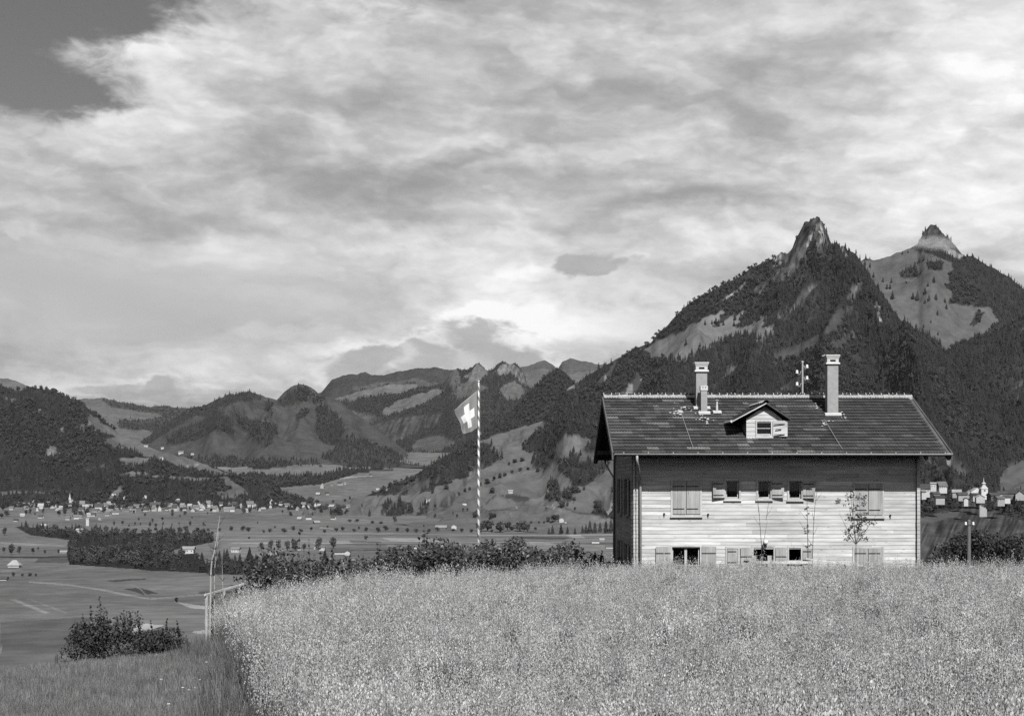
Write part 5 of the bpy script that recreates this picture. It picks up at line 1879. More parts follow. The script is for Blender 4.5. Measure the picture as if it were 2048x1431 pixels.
scatter('field_edge_weeds', np.stack([gx[wk], gy[wk], hill_z(gx[wk], gy[wk])], 1), np.stack([s, s, s], 1), rng.integers(0, 3, wk.sum()), WEEDS, None, 'tall dark weeds along the left edge of the oat field', 'weeds')

# white flower heads among the weeds
mat('petal', 0.85, 0.05, 9)
fl = MB().tube([(0, 0, 0), (.02, 0, .5)], .005, 4)
for k in range(9):
    a = k * .7
    fl.lathe([(0, .0), (.022, .004), (.018, .016), (0, .02)], (.02 + .045 * math.cos(a) * (k > 0), .045 * math.sin(a) * (k > 0), .5 + .008 * (k % 2)), 6)
fl = src('flower_source', fl.mesh('flower', 'petal'))
fp = [(376, 1294), (322, 1330), (400, 1330), (378, 1349), (338, 1375), (425, 1310), (412, 1297), (366, 1345), (392, 1345)]
q = []
for px, py in fp:
    d = 23.0
    for _ in range(60):
        p = at(px, py, d)
        d += (p.z - (float(hill_z(p.x, p.y)) + .42)) * 4.0
        d = min(max(d, 18), 44)
    p = at(px, py, d)
    q.append((p.x, p.y, float(hill_z(p.x, p.y)) - .05))
scatter('wild_flowers', q, np.full((len(q), 3), .42), np.zeros(len(q)), [fl], None, 'small white flower heads among the weeds', 'flowers')


# ------------------------------------------------------------------ shrubs, hedge and near trees
def stems_mesh(seed, H, n, spread, r0=.03, m='twig', z0=0.0):
    r = random.Random(seed)
    b = MB()
    for k in range(n):
        a = r.uniform(0, 6.283)
        x, y = .1 * math.cos(a), .1 * math.sin(a)
        tx, ty = spread * r.uniform(.2, 1) * math.cos(a), spread * r.uniform(.2, 1) * math.sin(a)
        b.tube([(x, y, z0), (x + tx * .3, y + ty * .3, H * .45), (tx, ty, H * r.uniform(.8, 1.0))], [r0, r0 * .7, r0 * .25], 5, False)
    return b.mesh('stems', m)


def bush(name, px, py_top, w_px, d, label, seed, leaf=.055, n=2600, shoots=(), m='near_leaves', group=None, cat='shrub', lob=15, zbase=None, flat=1.0):
    p = at(px, py_top, d)
    g = float(ground_z(p.x, d)) if zbase is None else zbase
    H = p.z - g
    W = w_px / F * d * (1.4 if name == 'hedge_shrub' else 1.05)
    n = int(n * 1.5)
    root = empty(name, (p.x, d, g))
    tag(root, label, cat, group)
    r = random.Random(seed)
    top = min(H, max(W * 1.25, 2.4))
    lobes = [(0, 0, H - top * .45, top * .32)]
    for k in range(lob):
        f = r.random()
        lobes.append((r.uniform(-.42, .42) * W, r.uniform(-.35, .35) * W, H - top * (.16 + .8 * f), W * r.uniform(.18, .30)))
    me = clump_mesh(seed, n, leaf, lobes, m, 'foliage', flat)
    link('foliage', me, root)
    for (sx, sy, sl) in shoots:                        # long whippy shoots with leaves up their length
        q = at(sx, sy, d)
        b0 = Vector((q.x - p.x - r.uniform(-.15, .15), 0, H - top * .5))
        b1 = Vector((q.x - p.x, r.uniform(-.2, .2), q.z - g))
        MB().tube([b0, b0.lerp(b1, .5) + Vector((.03, 0, 0)), b1], [.02, .012, .004], 5, False).build('shoot', 'twig', root)
        lb = [tuple(b0.lerp(b1, f)) + (sl * (1.3 - f) * (1.0 if name == 'spiky_shrub' else .55),) for f in np.linspace(.15, 1, 9)]
        link('shoot_leaves', clump_mesh(seed + int(sx), 170, leaf * 1.0, lb, m, 'shoot_leaves'), root)
    link('stems', stems_mesh(seed, H * .8, 7, W * .3), root)
    return root


HB = [(560, 1090, 130, 56, ((598, 1066, .12), (585, 1080, .1), (618, 1078, .1)), 'broad leafy shrub at the left end of the hedge behind the oats', 3600),
      (655, 1106, 90, 60, ((640, 1096, .08),), 'low leafy shrub right of the broad shrub at the hedge end', 2200),
      (725, 1112, 80, 62, ((760, 1090, .1),), 'leafy shrub in the hedge, second to the left of the flagpole', 2200),
      (785, 1098, 80, 62, ((755, 1088, .1), (800, 1092, .08)), 'rounded leafy hedge shrub left of the one with tall shoots', 2400),
      (860, 1086, 110, 60, ((848, 1050, .14), (855, 1066, .12), (868, 1072, .1), (838, 1076, .1)), 'hedge shrub with tall bent shoots left of the flagpole', 3200),
      (930, 1094, 70, 66, (), 'hedge shrub just left of the flagpole foot', 2000),
      (995, 1088, 90, 64, ((985, 1078, .1), (1020, 1080, .1)), 'dense hedge shrub just right of the flagpole foot', 3000),
      (1060, 1100, 76, 64, ((1072, 1092, .1),), 'small hedge shrub second to the right of the flagpole', 1900),
      (1112, 1096, 80, 62, ((1120, 1092, .1),), 'hedge shrub midway between flagpole and house', 2000),
      (1165, 1108, 66, 58, ((1190, 1100, .06),), 'low shrub left of the house corner', 1500),
      (1213, 1112, 52, 58, ((1205, 1102, .06),), 'shrub touching the left corner of the house', 1200)]
for i, (px, py, w, d, sh_, lab, n_) in enumerate(HB):
    bush('hedge_shrub', px, py, w, d, lab, 100 + i, .078, int(n_ * 1.4), sh_, group='hedge shrubs behind the oat field')
# shrubs on the left bank
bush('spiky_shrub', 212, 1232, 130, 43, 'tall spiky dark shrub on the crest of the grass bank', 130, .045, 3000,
     ((198, 1192, .13), (205, 1208, .15), (212, 1218, .16), (180, 1212, .1), (190, 1230, .12), (250, 1220, .08), (262, 1225, .08), (236, 1232, .1), (155, 1245, .08), (165, 1228, .06), (275, 1222, .05)), 'dark_leaves')
bush('round_shrub', 288, 1258, 50, 45, 'low dark shrub between the spiky shrub and the conical ones', 131, .045, 1300, (), 'dark_leaves')
bush('conical_shrub', 305, 1246, 40, 46, 'small pointed shrub left of the larger bush on the bank', 132, .045, 1400, ((303, 1240, .1),), 'dark_leaves')
bush('round_shrub', 345, 1242, 62, 46, 'rounded dark bush at the right end of the bank shrubs', 133, .045, 2200, ((332, 1238, .1), (356, 1240, .1)), 'dark_leaves')


def big_tree(px, py_top, w_px, d, label, seed, group, n=7000, leaf=.28, spire=False):
    p = at(px, py_top, d)
    g = float(ground_z(p.x, d))
    H, W = p.z - g, w_px / F * d * 1.55
    root = empty('leafy_tree', (p.x, d, g - .2))
    tag(root, label, 'tree', group)
    r = random.Random(seed)
    lobes = []
    for k in range(26):
        f = r.random()
        rad = W * .5 * (math.sin(math.pi * (.12 + .80 * (1 - f))) if not spire else (1 - f) * .9 + .08)
        a = r.uniform(0, 6.283)
        q = rad * r.uniform(.2, .85)
        lobes.append((q * math.cos(a), q * math.sin(a), H * (.22 + .68 * f), W * r.uniform(.15, .27)))
    link('crown', clump_mesh(seed, n, leaf, lobes, 'dark_leaves', 'crown'), root)
    b = MB().tube([(0, 0, 0), (.1, 0, H * .4), (0, .1, H * .85)], [W * .045 + .1, W * .03 + .06, .05], 7, False)
    for k in range(9):
        l = lobes[k]
        b.tube([(0, 0, H * r.uniform(.2, .5)), (l[0] * .5, l[1] * .5, l[2] * .8), l[:3]], [.12, .08, .03], 5, False)
    b.build('trunk', 'bark', root)


TG = 'leafy trees behind the right end of the house'
for i, (px, py, w, d, lab, sp) in enumerate([
        (1853, 1085, 50, 240, 'dark tree half hidden by the right wall of the house', False), (1885, 1068, 66, 235, 'rounded leafy tree nearest the right side of the house', False),
        (1925, 1054, 64, 250, 'leafy tree directly left of the wooden utility pole', False), (1958, 1046, 60, 245, 'tallest leafy tree, its loose top just right of the utility pole', True),
        (1990, 1056, 76, 230, 'wide rounded tree second to the right of the utility pole', False), (2038, 1052, 74, 225, 'large rounded tree at the right edge of the picture', False),
        (2085, 1070, 70, 235, 'leafy tree cut off by the right edge of the picture', False)]):
    big_tree(px, py, w, d, lab, 150 + i, TG, spire=sp)


def sapling(name, base, pts_, label, leaves=(), twigs=(), m='pale_bark', r0=.022, cat='sapling', group=None, lm='near_leaves', leaf=.035):
    """thin young tree: stem polyline in photograph pixels at one distance"""
    px, py, d = base
    p0 = at(px, py, d)
    g = float(ground_z(p0.x, d)) - .05
    root = empty(name, (p0.x, d, g))
    tag(root, label, cat, group)
    P = [Vector((0, 0, 0))] + [at(x, y, d) - Vector((p0.x, d, g)) for x, y in pts_]
    k = len(P)
    MB().tube(P, [r0 * (1 - .75 * i / (k - 1)) for i in range(k)], 6).build('stem', m, root)
    r = random.Random(int(px))
    b = MB()
    nt = 0
    for (x0_, y0_, x1_, y1_) in twigs:
        a, c = at(x0_, y0_, d) - Vector((p0.x, d, g)), at(x1_, y1_, d) - Vector((p0.x, d, g))
        c.y += r.uniform(-.3, .3)
        b.tube([a, a.lerp(c, .5) + Vector((0, 0, -.02)), c], [.008, .006, .003], 4, False)
        nt += 1
    if nt:
        b.build('twigs', 'twig', root)
    for j, (x, y, rad, n_) in enumerate(leaves):
        c = at(x, y, d) - Vector((p0.x, d, g))
        link('leaves', clump_mesh(int(x * 7 + y), n_, leaf, [(c.x, 0, c.z, rad), (c.x + .1, .1, c.z + .05, rad * .7)], lm, 'leaves', fill=.9), root)
    return root


BG = 'young birches at the left end of the fence'
d = 40.0
r = random.Random(8)
tw = lambda xs, n_, ln: [(x, y, x + r.choice((-1, 1)) * r.uniform(.4, 1) * ln, y - r.uniform(.3, 1.2) * ln) for x, y in [r.choice(xs) for _ in range(n_)]]
sapling('birch_sapling', (419, 1262, d), [(421, 1200), (422, 1140), (424, 1120), (430, 1098), (433, 1080), (437, 1050), (440, 1030)], 'pale bent birch sapling, tallest of the three beside the sloping rail',
        twigs=tw([(424, 1120), (430, 1098), (433, 1080), (422, 1150), (437, 1050)], 26, 16), r0=.028, group=BG)
sapling('birch_sapling', (429, 1255, d + .6), [(429, 1200), (429, 1140), (432, 1110), (436, 1080), (437, 1062)], 'thin straight birch sapling right of the tallest one', twigs=tw([(432, 1110), (436, 1080), (429, 1150)], 14, 14), r0=.018, group=BG)
sapling('birch_sapling', (447, 1240, d + 1.5), [(447, 1200), (445, 1160), (444, 1120)], 'thinnest birch sapling, right of the other two by the rail', twigs=tw([(445, 1160), (446, 1180), (444, 1130)], 14, 14), r0=.017, group=BG)
tg = 'thin young trees planted along the house front'
d = 50.5
sapling('young_tree', (1524, 1180, d), [(1523, 1090), (1520, 1050), (1517, 1010), (1514, 985)], 'bare forked sapling in front of the entrance', twigs=[(1524, 1100, 1532, 1040), (1532, 1040, 1536, 1000), (1520, 1050, 1508, 1030), (1519, 1030, 1512, 1005), (1534, 1030, 1542, 1012)], m='twig', r0=.014, group=tg)
sapling('young_tree', (1617, 1180, d), [(1616, 1110), (1615, 1050), (1614, 1000), (1613, 975)], 'slim young tree with a few leaves left of its stem', [(1611, 1055, .09, 26), (1612, 1064, .07, 20), (1611, 1018, .06, 14), (1615, 1092, .09, 26), (1612, 1030, .05, 12)],
        [(1616, 1070, 1600, 1040), (1615, 1040, 1600, 1020), (1616, 1095, 1602, 1085), (1614, 1000, 1606, 985)], 'twig', .016, group=tg)
sapling('young_tree', (1624, 1180, d + .2), [(1625, 1110), (1627, 1050), (1630, 1010), (1635, 975), (1638, 960)], 'slim leaning bare young tree beside the one with leaves', twigs=[(1626, 1070, 1634, 1050), (1628, 1040, 1620, 1020), (1632, 1000, 1642, 985), (1625, 1090, 1616, 1076)], m='twig', r0=.013, group=tg)
lv = [(1690 + r.gauss(22, 17), y + r.uniform(-6, 6), r.uniform(.08, .16), r.randint(18, 36)) for y in (985, 995, 1005, 1015, 1030, 1035, 1042, 1048, 1052, 1058, 1064, 1070, 1075, 1040, 1050, 1060, 1000, 990) for _ in range(2)]
tws = [(1712, 1088, 1714 + dx, 1088 - dy) for dx, dy in ((-34, 62), (-26, 40), (-18, 75), (-8, 95), (4, 70), (16, 55), (30, 45), (38, 60), (-20, 100), (10, 40), (24, 30), (-30, 30))]
sapling('young_tree', (1712, 1180, d), [(1712, 1120), (1712, 1085), (1708, 1050), (1702, 1000), (1700, 970)], 'bushy young tree spreading before the right hand shutters', lv, tws, 'twig', .015, group=tg)


# ------------------------------------------------------------------ rails, posts and the utility pole
def rail_fence(name, label, rails, posts, d, rr=.05):
    p0 = at(posts[0][0], posts[0][1], d)
    g = float(ground_z(p0.x, d))
    root = empty(name, (p0.x, d, g))
    tag(root, label, 'fence')
    o = Vector((p0.x, d, g))
    for (xa, ya, da, xb, yb, db, rad) in rails:
        MB().bar(at(xa, ya, d + da) - o, at(xb, yb, d + db) - o, rad * 1.6, rad * 2).build('rail', 'rail_wood', root)
    for (x, y, dd, rad, m) in posts:
        q_ = at(x, y, d + dd)
        MB().tube([Vector((q_.x, q_.y, float(ground_z(q_.x, q_.y)) - .3)) - o, q_ - o], rad, 8).build('post', m, root)
    return root


rail_fence('rail_fence', 'white sloping rail on posts at the left end of the oats', [(410, 1189, -.1, 488, 1167, 2.2, .024)], [(413, 1190, 0, .045, 'pale_bark'), (449, 1179, 1.3, .03, 'pale_bark'), (424, 1197, 1.6, .05, 'twig')], 40.0)
rail_fence('rail_fence', 'pale horizontal beam and sloping pole before the house entrance', [(1512, 1124, 0, 1624, 1124, .1, .045), (1611, 1116.5, .2, 1728, 1131, .8, .028)],
           [(1517, 1126, .08, .05, 'twig'), (1621, 1127, .15, .05, 'twig'), (1724, 1132, .75, .035, 'twig'), (1606, 1128, .3, .04, 'twig'), (1690, 1128, .6, .03, 'twig')], 50.0)
up = at(1938, 1040, 92)
g = float(ground_z(up.x, 92))
U = empty('utility_pole', (up.x, 92, g))
tag(U, 'wooden utility pole with two white insulators right of the house', 'pole')
MB().tube([(0, 0, -.3), (0, 0, up.z - g - .03), (0, 0, up.z - g + .05)], [.12, .10, .02], 10).build('pole', mat('pole_wood', .17, .25, 5, stretch=(4, 4, .4)), U)
for sx in (-1, 1):
    MB().tube([(0, -.1, up.z - g - .28), (sx * .16, -.1, up.z - g - .32), (sx * .23, -.1, up.z - g - .28), (sx * .23, -.1, up.z - g - .18)], .016, 6).build('insulator_arm', 'iron', U)
    MB().lathe([(0, -.10), (.075, -.09), (.08, -.02), (.055, .01), (.065, .04), (.055, .10), (0, .12)], (sx * .23, -.1, up.z - g - .20), 12).build('insulator', 'porcelain', U, True)
# fence posts and a stone marker on the bank
for i, (px, py, h_, rad, m, lab) in enumerate([(113, 1281, .62, .05, 'bark', 'dark leaning fence post at the left edge of the bank'), (94, 1287, .4, .035, 'twig', 'thin short post left of the dark fence post'),
                                               (313, 1271, .35, .07, 'cement', 'pale stone marker under the bank shrubs')]):
    d = 24.0
    while d < 43 and at(px, py + 8, d).z > float(hill_z(at(px, py, d).x, d)):
        d += .1
    p = at(px, py, d)
    z = float(ground_z(p.x, d))
    h_ = min(h_, max(.15, p.z - z))
    q = MB().tube([(0, 0, -.3), (.0, 0, h_ * .9), (.02, 0, h_)], [rad, rad * .95, rad * .6], 7)
    o = q.build('fence_post' if i < 2 else 'marker_stone', m)
    o.location = (p.x, d, z)
    tag(o, lab, 'post' if i < 2 else 'marker stone')


# ------------------------------------------------------------------ houses of the valley, the town and the hill village
mat('white_wall', .56, .10, .3, rand=.10)
mat('grey_wall', .42, .15, .3, rand=.15)
mat('wood_wall', .14, .2, .3, rand=.2)
mat('far_roof', .17, .2, .3, rand=.3)
mat('pale_roof', .34, .2, .3, rand=.2)
mat('dark_roof', .07, .2, .3, rand=.2)
mat('stone_tower', .68, .12, .2)
mat('spire_metal', .5, .1, .3)
ORD = ['first', 'second', 'third', 'fourth', 'fifth', 'sixth', 'seventh', 'eighth', 'ninth', 'tenth', 'eleventh', 'twelfth', 'thirteenth', 'fourteenth', 'fifteenth', 'sixteenth',
       'seventeenth', 'eighteenth', 'nineteenth', 'twentieth', 'twenty-first', 'twenty-second', 'twenty-third', 'twenty-fourth', 'twenty-fifth', 'twenty-sixth', 'twenty-seventh', 'twenty-eighth', 'twenty-ninth', 'thirtieth']
for _t, _o in (('thirty', 'thirtieth'), ('forty', 'fortieth'), ('fifty', 'fiftieth'), ('sixty', 'sixtieth')):
    ORD += ([] if _o == 'thirtieth' else [_o]) + [_t + '-' + x for x in ORD[:9]]


def far_house(px, py, w, h, label, wall='white_wall', roof='far_roof', front=False, rot=0.0, windows=0, group=None, name='house', rh=None, d=None, only=None, hip=False, cat='house'):
    """px, py: middle of its foot in the photograph; w, h: width and wall height in its pixels"""
    p = surface(px, py, only=only) if d is None else at(px, py, d)
    D = p.y
    k = D / F
    W, H = w * k, h * k
    dep = W * (0.75 if not front else 1.25)
    dep = min(max(dep, 7.0), 22.0)
    RH = (rh * k) if rh else (W if front else dep) * .28
    root = empty(name, (p.x, p.y + dep * .4, p.z - .3), R(rot))
    tag(root, label, cat, group)
    a, b_ = W / 2, dep / 2
    q = MB().box(-a, a, -b_, b_, -4, H)
    ov = .08 * W
    if hip:
        MB().add([(-a - ov, -b_ - ov, H - .1), (a + ov, -b_ - ov, H - .1), (a + ov, b_ + ov, H - .1), (-a - ov, b_ + ov, H - .1), (-a * .35, 0, H + RH), (a * .35, 0, H + RH)],
                 [(0, 1, 5, 4), (1, 2, 5), (2, 3, 4, 5), (3, 0, 4), (0, 3, 2, 1)]).build('roof', roof, root)
        q.build('wall', wall, root)
    elif front:                                            # gable towards the viewer
        q.add([(-a, -b_, H), (a, -b_, H), (0, -b_, H + RH * .97), (-a, b_, H), (a, b_, H), (0, b_, H + RH * .97)], [(0, 1, 2), (3, 5, 4)])
        q.build('wall', wall, root)
        r_ = MB()
        for s_ in (-1, 1):
            r_.hexa([(s_ * (a + ov), -b_ - .6, H - RH * ov / a), (0, -b_ - .6, H + RH), (0, b_ + .6, H + RH), (s_ * (a + ov), b_ + .6, H - RH * ov / a),
                     (s_ * (a + ov), -b_ - .6, H - RH * ov / a + .35), (0, -b_ - .6, H + RH + .35), (0, b_ + .6, H + RH + .35), (s_ * (a + ov), b_ + .6, H - RH * ov / a + .35)])
        r_.build('roof', roof, root)
    else:
        q.add([(-a, -b_, H), (-a, b_, H), (-a, 0, H + RH * .97), (a, -b_, H), (a, b_, H), (a, 0, H + RH * .97)], [(0, 2, 1), (3, 4, 5)])
        q.build('wall', wall, root)
        r_ = MB()
        for s_ in (-1, 1):
            r_.hexa([(-a - ov, s_ * (b_ + .8), H - .25), (a + ov, s_ * (b_ + .8), H - .25), (a + ov, 0, H + RH), (-a - ov, 0, H + RH),
                     (-a - ov, s_ * (b_ + .8), H + .1), (a + ov, s_ * (b_ + .8), H + .1), (a + ov, 0, H + RH + .35), (-a - ov, 0, H + RH + .35)])
        r_.build('roof', roof, root)
    for j in range(windows):
        xx = -a + (j + .5) * W / windows
        MB().box(xx - W * .035, xx + W * .035, -b_ - .06, -b_ + .1, H * .42, H * .72).build('window', 'iron', root)
    return root


def rowof(rows_, fmt, group, only=None, **kw):
    rows_ = sorted(rows_, key=lambda t: t[0])
    for i, t in enumerate(rows_):
        extra = t[4] if len(t) > 4 else {}
        e = dict(kw)
        e.update(extra)
        hr = random.Random(int(t[0] * 31 + t[1]))
        e.setdefault('rot', hr.uniform(-32, 32))
        e.setdefault('roof', hr.choice(('far_roof', 'far_roof', 'pale_roof', 'dark_roof')))
        e.setdefault('wall', hr.choice(('white_wall', 'white_wall', 'grey_wall')))
        far_house(t[0], t[1], t[2] * .82, t[3] * .8, fmt % ORD[i], group=group, only=only, rh=t[3] * .7 + 1.2, **e)


Z4 = lambda zx, zy, w, h, **k: (zx / 4.876, 960 + zy / 4.876, w / 4.876, h / 4.876, k)
Z5 = lambda zx, zy, w, h, **k: (400 + zx / 4.452, 920 + zy / 4.452, w / 4.452, h / 4.452, k)
gr_, wd_ = dict(wall='grey_wall'), dict(wall='wood_wall', roof='pale_roof')
TOWN = 'houses of the white town under the wooded mountain'
rowof([Z4(110, 288, 50, 20), Z4(170, 248, 70, 22), Z4(250, 252, 70, 20), Z4(325, 240, 36, 30, front=True), Z4(395, 278, 62, 32), Z4(460, 240, 46, 18), Z4(320, 262, 60, 14), Z4(265, 282, 34, 14), Z4(545, 272, 26, 22, front=True), Z4(590, 280, 40, 18, wall='grey_wall')],
      '%s house from the left edge in the town left of the steeple', TOWN)
rowof([Z4(800, 255, 56, 34, wall='grey_wall'), Z4(860, 272, 80, 22), Z4(960, 290, 90, 40), Z4(1020, 282, 46, 40, front=True), Z4(1100, 255, 56, 16, wall='grey_wall'), Z4(1200, 252, 60, 14, wall='grey_wall'), Z4(1160, 278, 90, 20),
       Z4(1330, 262, 70, 16, wall='grey_wall'), Z4(1400, 255, 50, 16), Z4(1510, 262, 110, 30, wall='grey_wall'), Z4(1640, 258, 80, 20, wall='grey_wall'), Z4(1700, 262, 60, 18), Z4(1780, 258, 56, 20), Z4(1850, 266, 50, 22), Z4(1935, 262, 50, 40, front=True), Z4(2030, 262, 46, 40), Z4(1985, 280, 48, 26, front=True)],
      '%s house right of the steeple along the back row of the town', TOWN)
rowof([Z4(930, 310, 80, 20), Z4(1050, 318, 110, 22), Z4(1120, 330, 80, 22), Z4(1050, 350, 60, 28), Z4(905, 352, 54, 22), Z4(1270, 288, 50, 20), Z4(1220, 305, 80, 14, wall='grey_wall'), Z4(1420, 304, 80, 22), Z4(1500, 300, 50, 30), Z4(1550, 300, 40, 32, front=True), Z4(1640, 296, 70, 22), Z4(1710, 300, 60, 40), Z4(1910, 282, 70, 26), Z4(1800, 292, 46, 18)],
      '%s house from the left in the front row of the town', TOWN)
rowof([Z4(150, 402, 48, 16), Z4(215, 352, 50, 16), Z4(395, 370, 60, 20), Z4(660, 388, 52, 24), Z4(735, 378, 60, 26), Z4(785, 368, 40, 16), Z4(430, 455, 70, 16, wall='wood_wall', roof='pale_roof'), Z4(970, 390, 20, 12), Z4(860, 355, 40, 22)],
      '%s outlying house from the left on the meadow below the steeple', TOWN)
rowof([Z5(28, 422, 46, 24, front=True), Z5(85, 415, 56, 28), Z5(130, 458, 62, 34), Z5(185, 405, 40, 22), Z5(235, 455, 60, 24), Z5(288, 458, 50, 28), Z5(310, 412, 50, 18), Z5(365, 422, 32, 22, front=True), Z5(440, 418, 72, 34), Z5(482, 420, 44, 22, front=True), Z5(445, 372, 30, 18, front=True), Z5(635, 390, 40, 28, front=True), Z5(545, 442, 70, 12, **wd_), Z5(675, 402, 20, 14), Z5(715, 412, 40, 12, **wd_)],
      '%s house from the left in the middle group of the town', TOWN)
rowof([Z5(770, 413, 60, 18), Z5(825, 413, 34, 14), Z5(922, 416, 48, 26), Z5(1022, 413, 26, 22, front=True), Z5(1060, 416, 36, 16), Z5(1175, 425, 60, 18, **wd_), Z5(1320, 412, 40, 10, wall='grey_wall')],
      '%s house from the left in the row right of the town', TOWN)
rowof([Z5(1088, 250, 36, 28, front=True), Z5(1050, 312, 40, 14, **wd_), Z5(1130, 308, 36, 16), Z5(1245, 220, 50, 16), Z5(1175, 225, 24, 12), Z5(1585, 275, 40, 14, **wd_), Z5(1520, 142, 26, 12), Z5(1290, 215, 24, 12), Z5(1665, 262, 18, 10, wall='grey_wall')],
      '%s house from the left on the upper valley meadow beyond the town', 'scattered houses on the upper valley meadow')
rowof([Z5(885, 535, 44, 18, **wd_), Z5(965, 528, 60, 26, roof='dark_roof'), Z5(1035, 565, 60, 16, **wd_), Z5(1187, 527, 50, 20, roof='dark_roof')],
      '%s house from the left of the dark farm cluster on the meadow', 'dark farm cluster on the valley meadow')

rr_ = random.Random(77)
rowof([(28 + k * 23.5 + rr_.uniform(-8, 8), 1011 + rr_.uniform(-3, 13), rr_.uniform(6, 12), rr_.uniform(2.5, 5), dict(front=rr_.random() < .4)) for k in range(26)],
      '%s small house from the left between the rows of the town', TOWN)
far_house(375, 1106, 24, 9, 'white farmhouse with pale roof beside the dark wood', roof='pale_roof', windows=3)
far_house(471, 1104, 16, 7, 'white farmhouse on the open valley floor right of the wood', roof='far_roof', windows=3, rot=-12)
far_house(596, 1100, 10, 6, 'small white house between the round avenue trees')
far_house(644, 1101, 11, 8, 'white house with flat roof right of the avenue trees', windows=2, rh=1.2)
far_house(631, 1098, 6, 5, 'tiny white shed at the foot of an avenue tree', front=True)
far_house(680, 1108, 30, 5, 'long barn with a dark roof on the valley floor', wall='white_wall', roof='dark_roof', rot=20)
far_house(695, 1110, 11, 7, 'white gable end of the valley floor barn', front=True, roof='dark_roof')
far_house(831, 1097, 6, 3, 'tiny white hut on the strip fields', front=True)
far_house(159, 1066, 13, 7, 'white house with bright roof behind the dark wood', roof='pale_roof')
far_house(175, 1051, 6, 14, 'tall white block below the town', roof='white_wall', rh=1, name='tower_block', cat='tower')
far_house(27, 1134, 22, 5, 'hip roofed field barn at the left edge', wall='white_wall', roof='pale_roof', hip=True, rh=10, name='barn', cat='barn')
far_house(6, 1160, 14, 4, 'low white shed cut off by the left edge', roof='dark_roof', name='barn', cat='barn')
far_house(126, 1106, 14, 3, 'low pale hay barn left of the wood', wall='grey_wall', roof='pale_roof', name='barn', cat='barn')
far_house(857, 1003, 9, 5, 'white house on the slope left of the flagpole', windows=0)
far_house(929, 1009, 8, 4, 'small white chalet left of the flagpole on the pasture', roof='dark_roof')
far_house(1021, 986, 9, 5, 'lone chalet on the pasture above the dark copse', wall='grey_wall', roof='pale_roof')
far_house(882, 1058, 20, 4, 'long low barn behind the strip fields', wall='wood_wall', roof='pale_roof', name='barn', cat='barn')
far_house(908, 1057, 10, 6, 'white barn with gable front behind the strip fields', front=True, name='barn', cat='barn')
far_house(1123, 1044, 9, 7, 'white farmhouse on the slope left of the timber house', front=True)
far_house(1131, 1045, 4, 3, 'tiny outbuilding beside the white slope farmhouse')
far_house(1191, 1086, 15, 5, 'white house on the strip fields left of the timber house', roof='far_roof')
far_house(1204, 1081, 9, 3, 'pale roofed shed behind the white strip field house', wall='grey_wall', roof='pale_roof')
far_house(1219, 1096, 14, 4, 'white house almost touching the timber house corner', windows=0)
far_house(1177, 1112, 18, 5, 'dark roofed barn left of the timber house', wall='wood_wall', roof='dark_roof', front=True, name='barn', cat='barn')
far_house(1127, 1110, 9, 5, 'white gable house beyond the hedge, nearest the barn', front=True)
far_house(1152, 1112, 8, 4, 'white house between gable house and dark barn')
far_house(1112, 1108, 6, 5, 'small white house beyond the hedge')
far_house(1072, 1107, 9, 4, 'white house behind the small hedge shrub')
far_house(1042, 1102, 16, 5, 'large pale roofed house beyond the hedge', wall='grey_wall', roof='pale_roof', rh=5)
far_house(1048, 1110, 14, 3, 'gable house with light roof edge beyond the hedge', wall='wood_wall', roof='pale_roof', front=True)
far_house(970, 1094, 13, 4, 'white house below the small steeple behind the hedge')
far_house(952, 1096, 8, 4, 'white house at the foot of the flagpole')
far_house(932, 1097, 8, 3, 'white house left of the flagpole foot')
far_house(990, 1091, 9, 3, 'low white house right of the small steeple')
far_house(1033, 1015, 4, 2, 'tiny hut on the pasture below the copse', wall='grey_wall')
far_house(1106, 1011, 4, 2, 'tiny pale hut on the pasture ridge')
far_house(323, 920, 8, 6, 'white chapel on the wooded hill', front=True, name='chapel', cat='chapel')
far_house(292, 893, 8, 3, 'white house on the slope above the chapel', windows=0)
far_house(362, 907, 10, 4, 'white house on the slope right of the chapel')
far_house(325, 897, 6, 3, 'small white house above the chapel')
far_house(385, 909, 6, 3, 'small white house at the right of the slope')
far_house(228, 990, 9, 4, 'white house in the trees above the town')
far_house(250, 997, 7, 4, 'white house at the wood edge above the town', front=True)
far_house(290, 996, 7, 5, 'white gabled house at the wood edge above the town', front=True)
far_house(355, 1003, 11, 4, 'brown house at the wood edge above the town', wall='wood_wall', roof='pale_roof')
far_house(962, 868, 7, 3, 'white hut at the top of the pasture by the flagpole')
far_house(1820, 566, 12, 2.5, 'long alpine hut on the high alp', wall='wood_wall', roof='far_roof', name='alpine_hut', cat='hut')


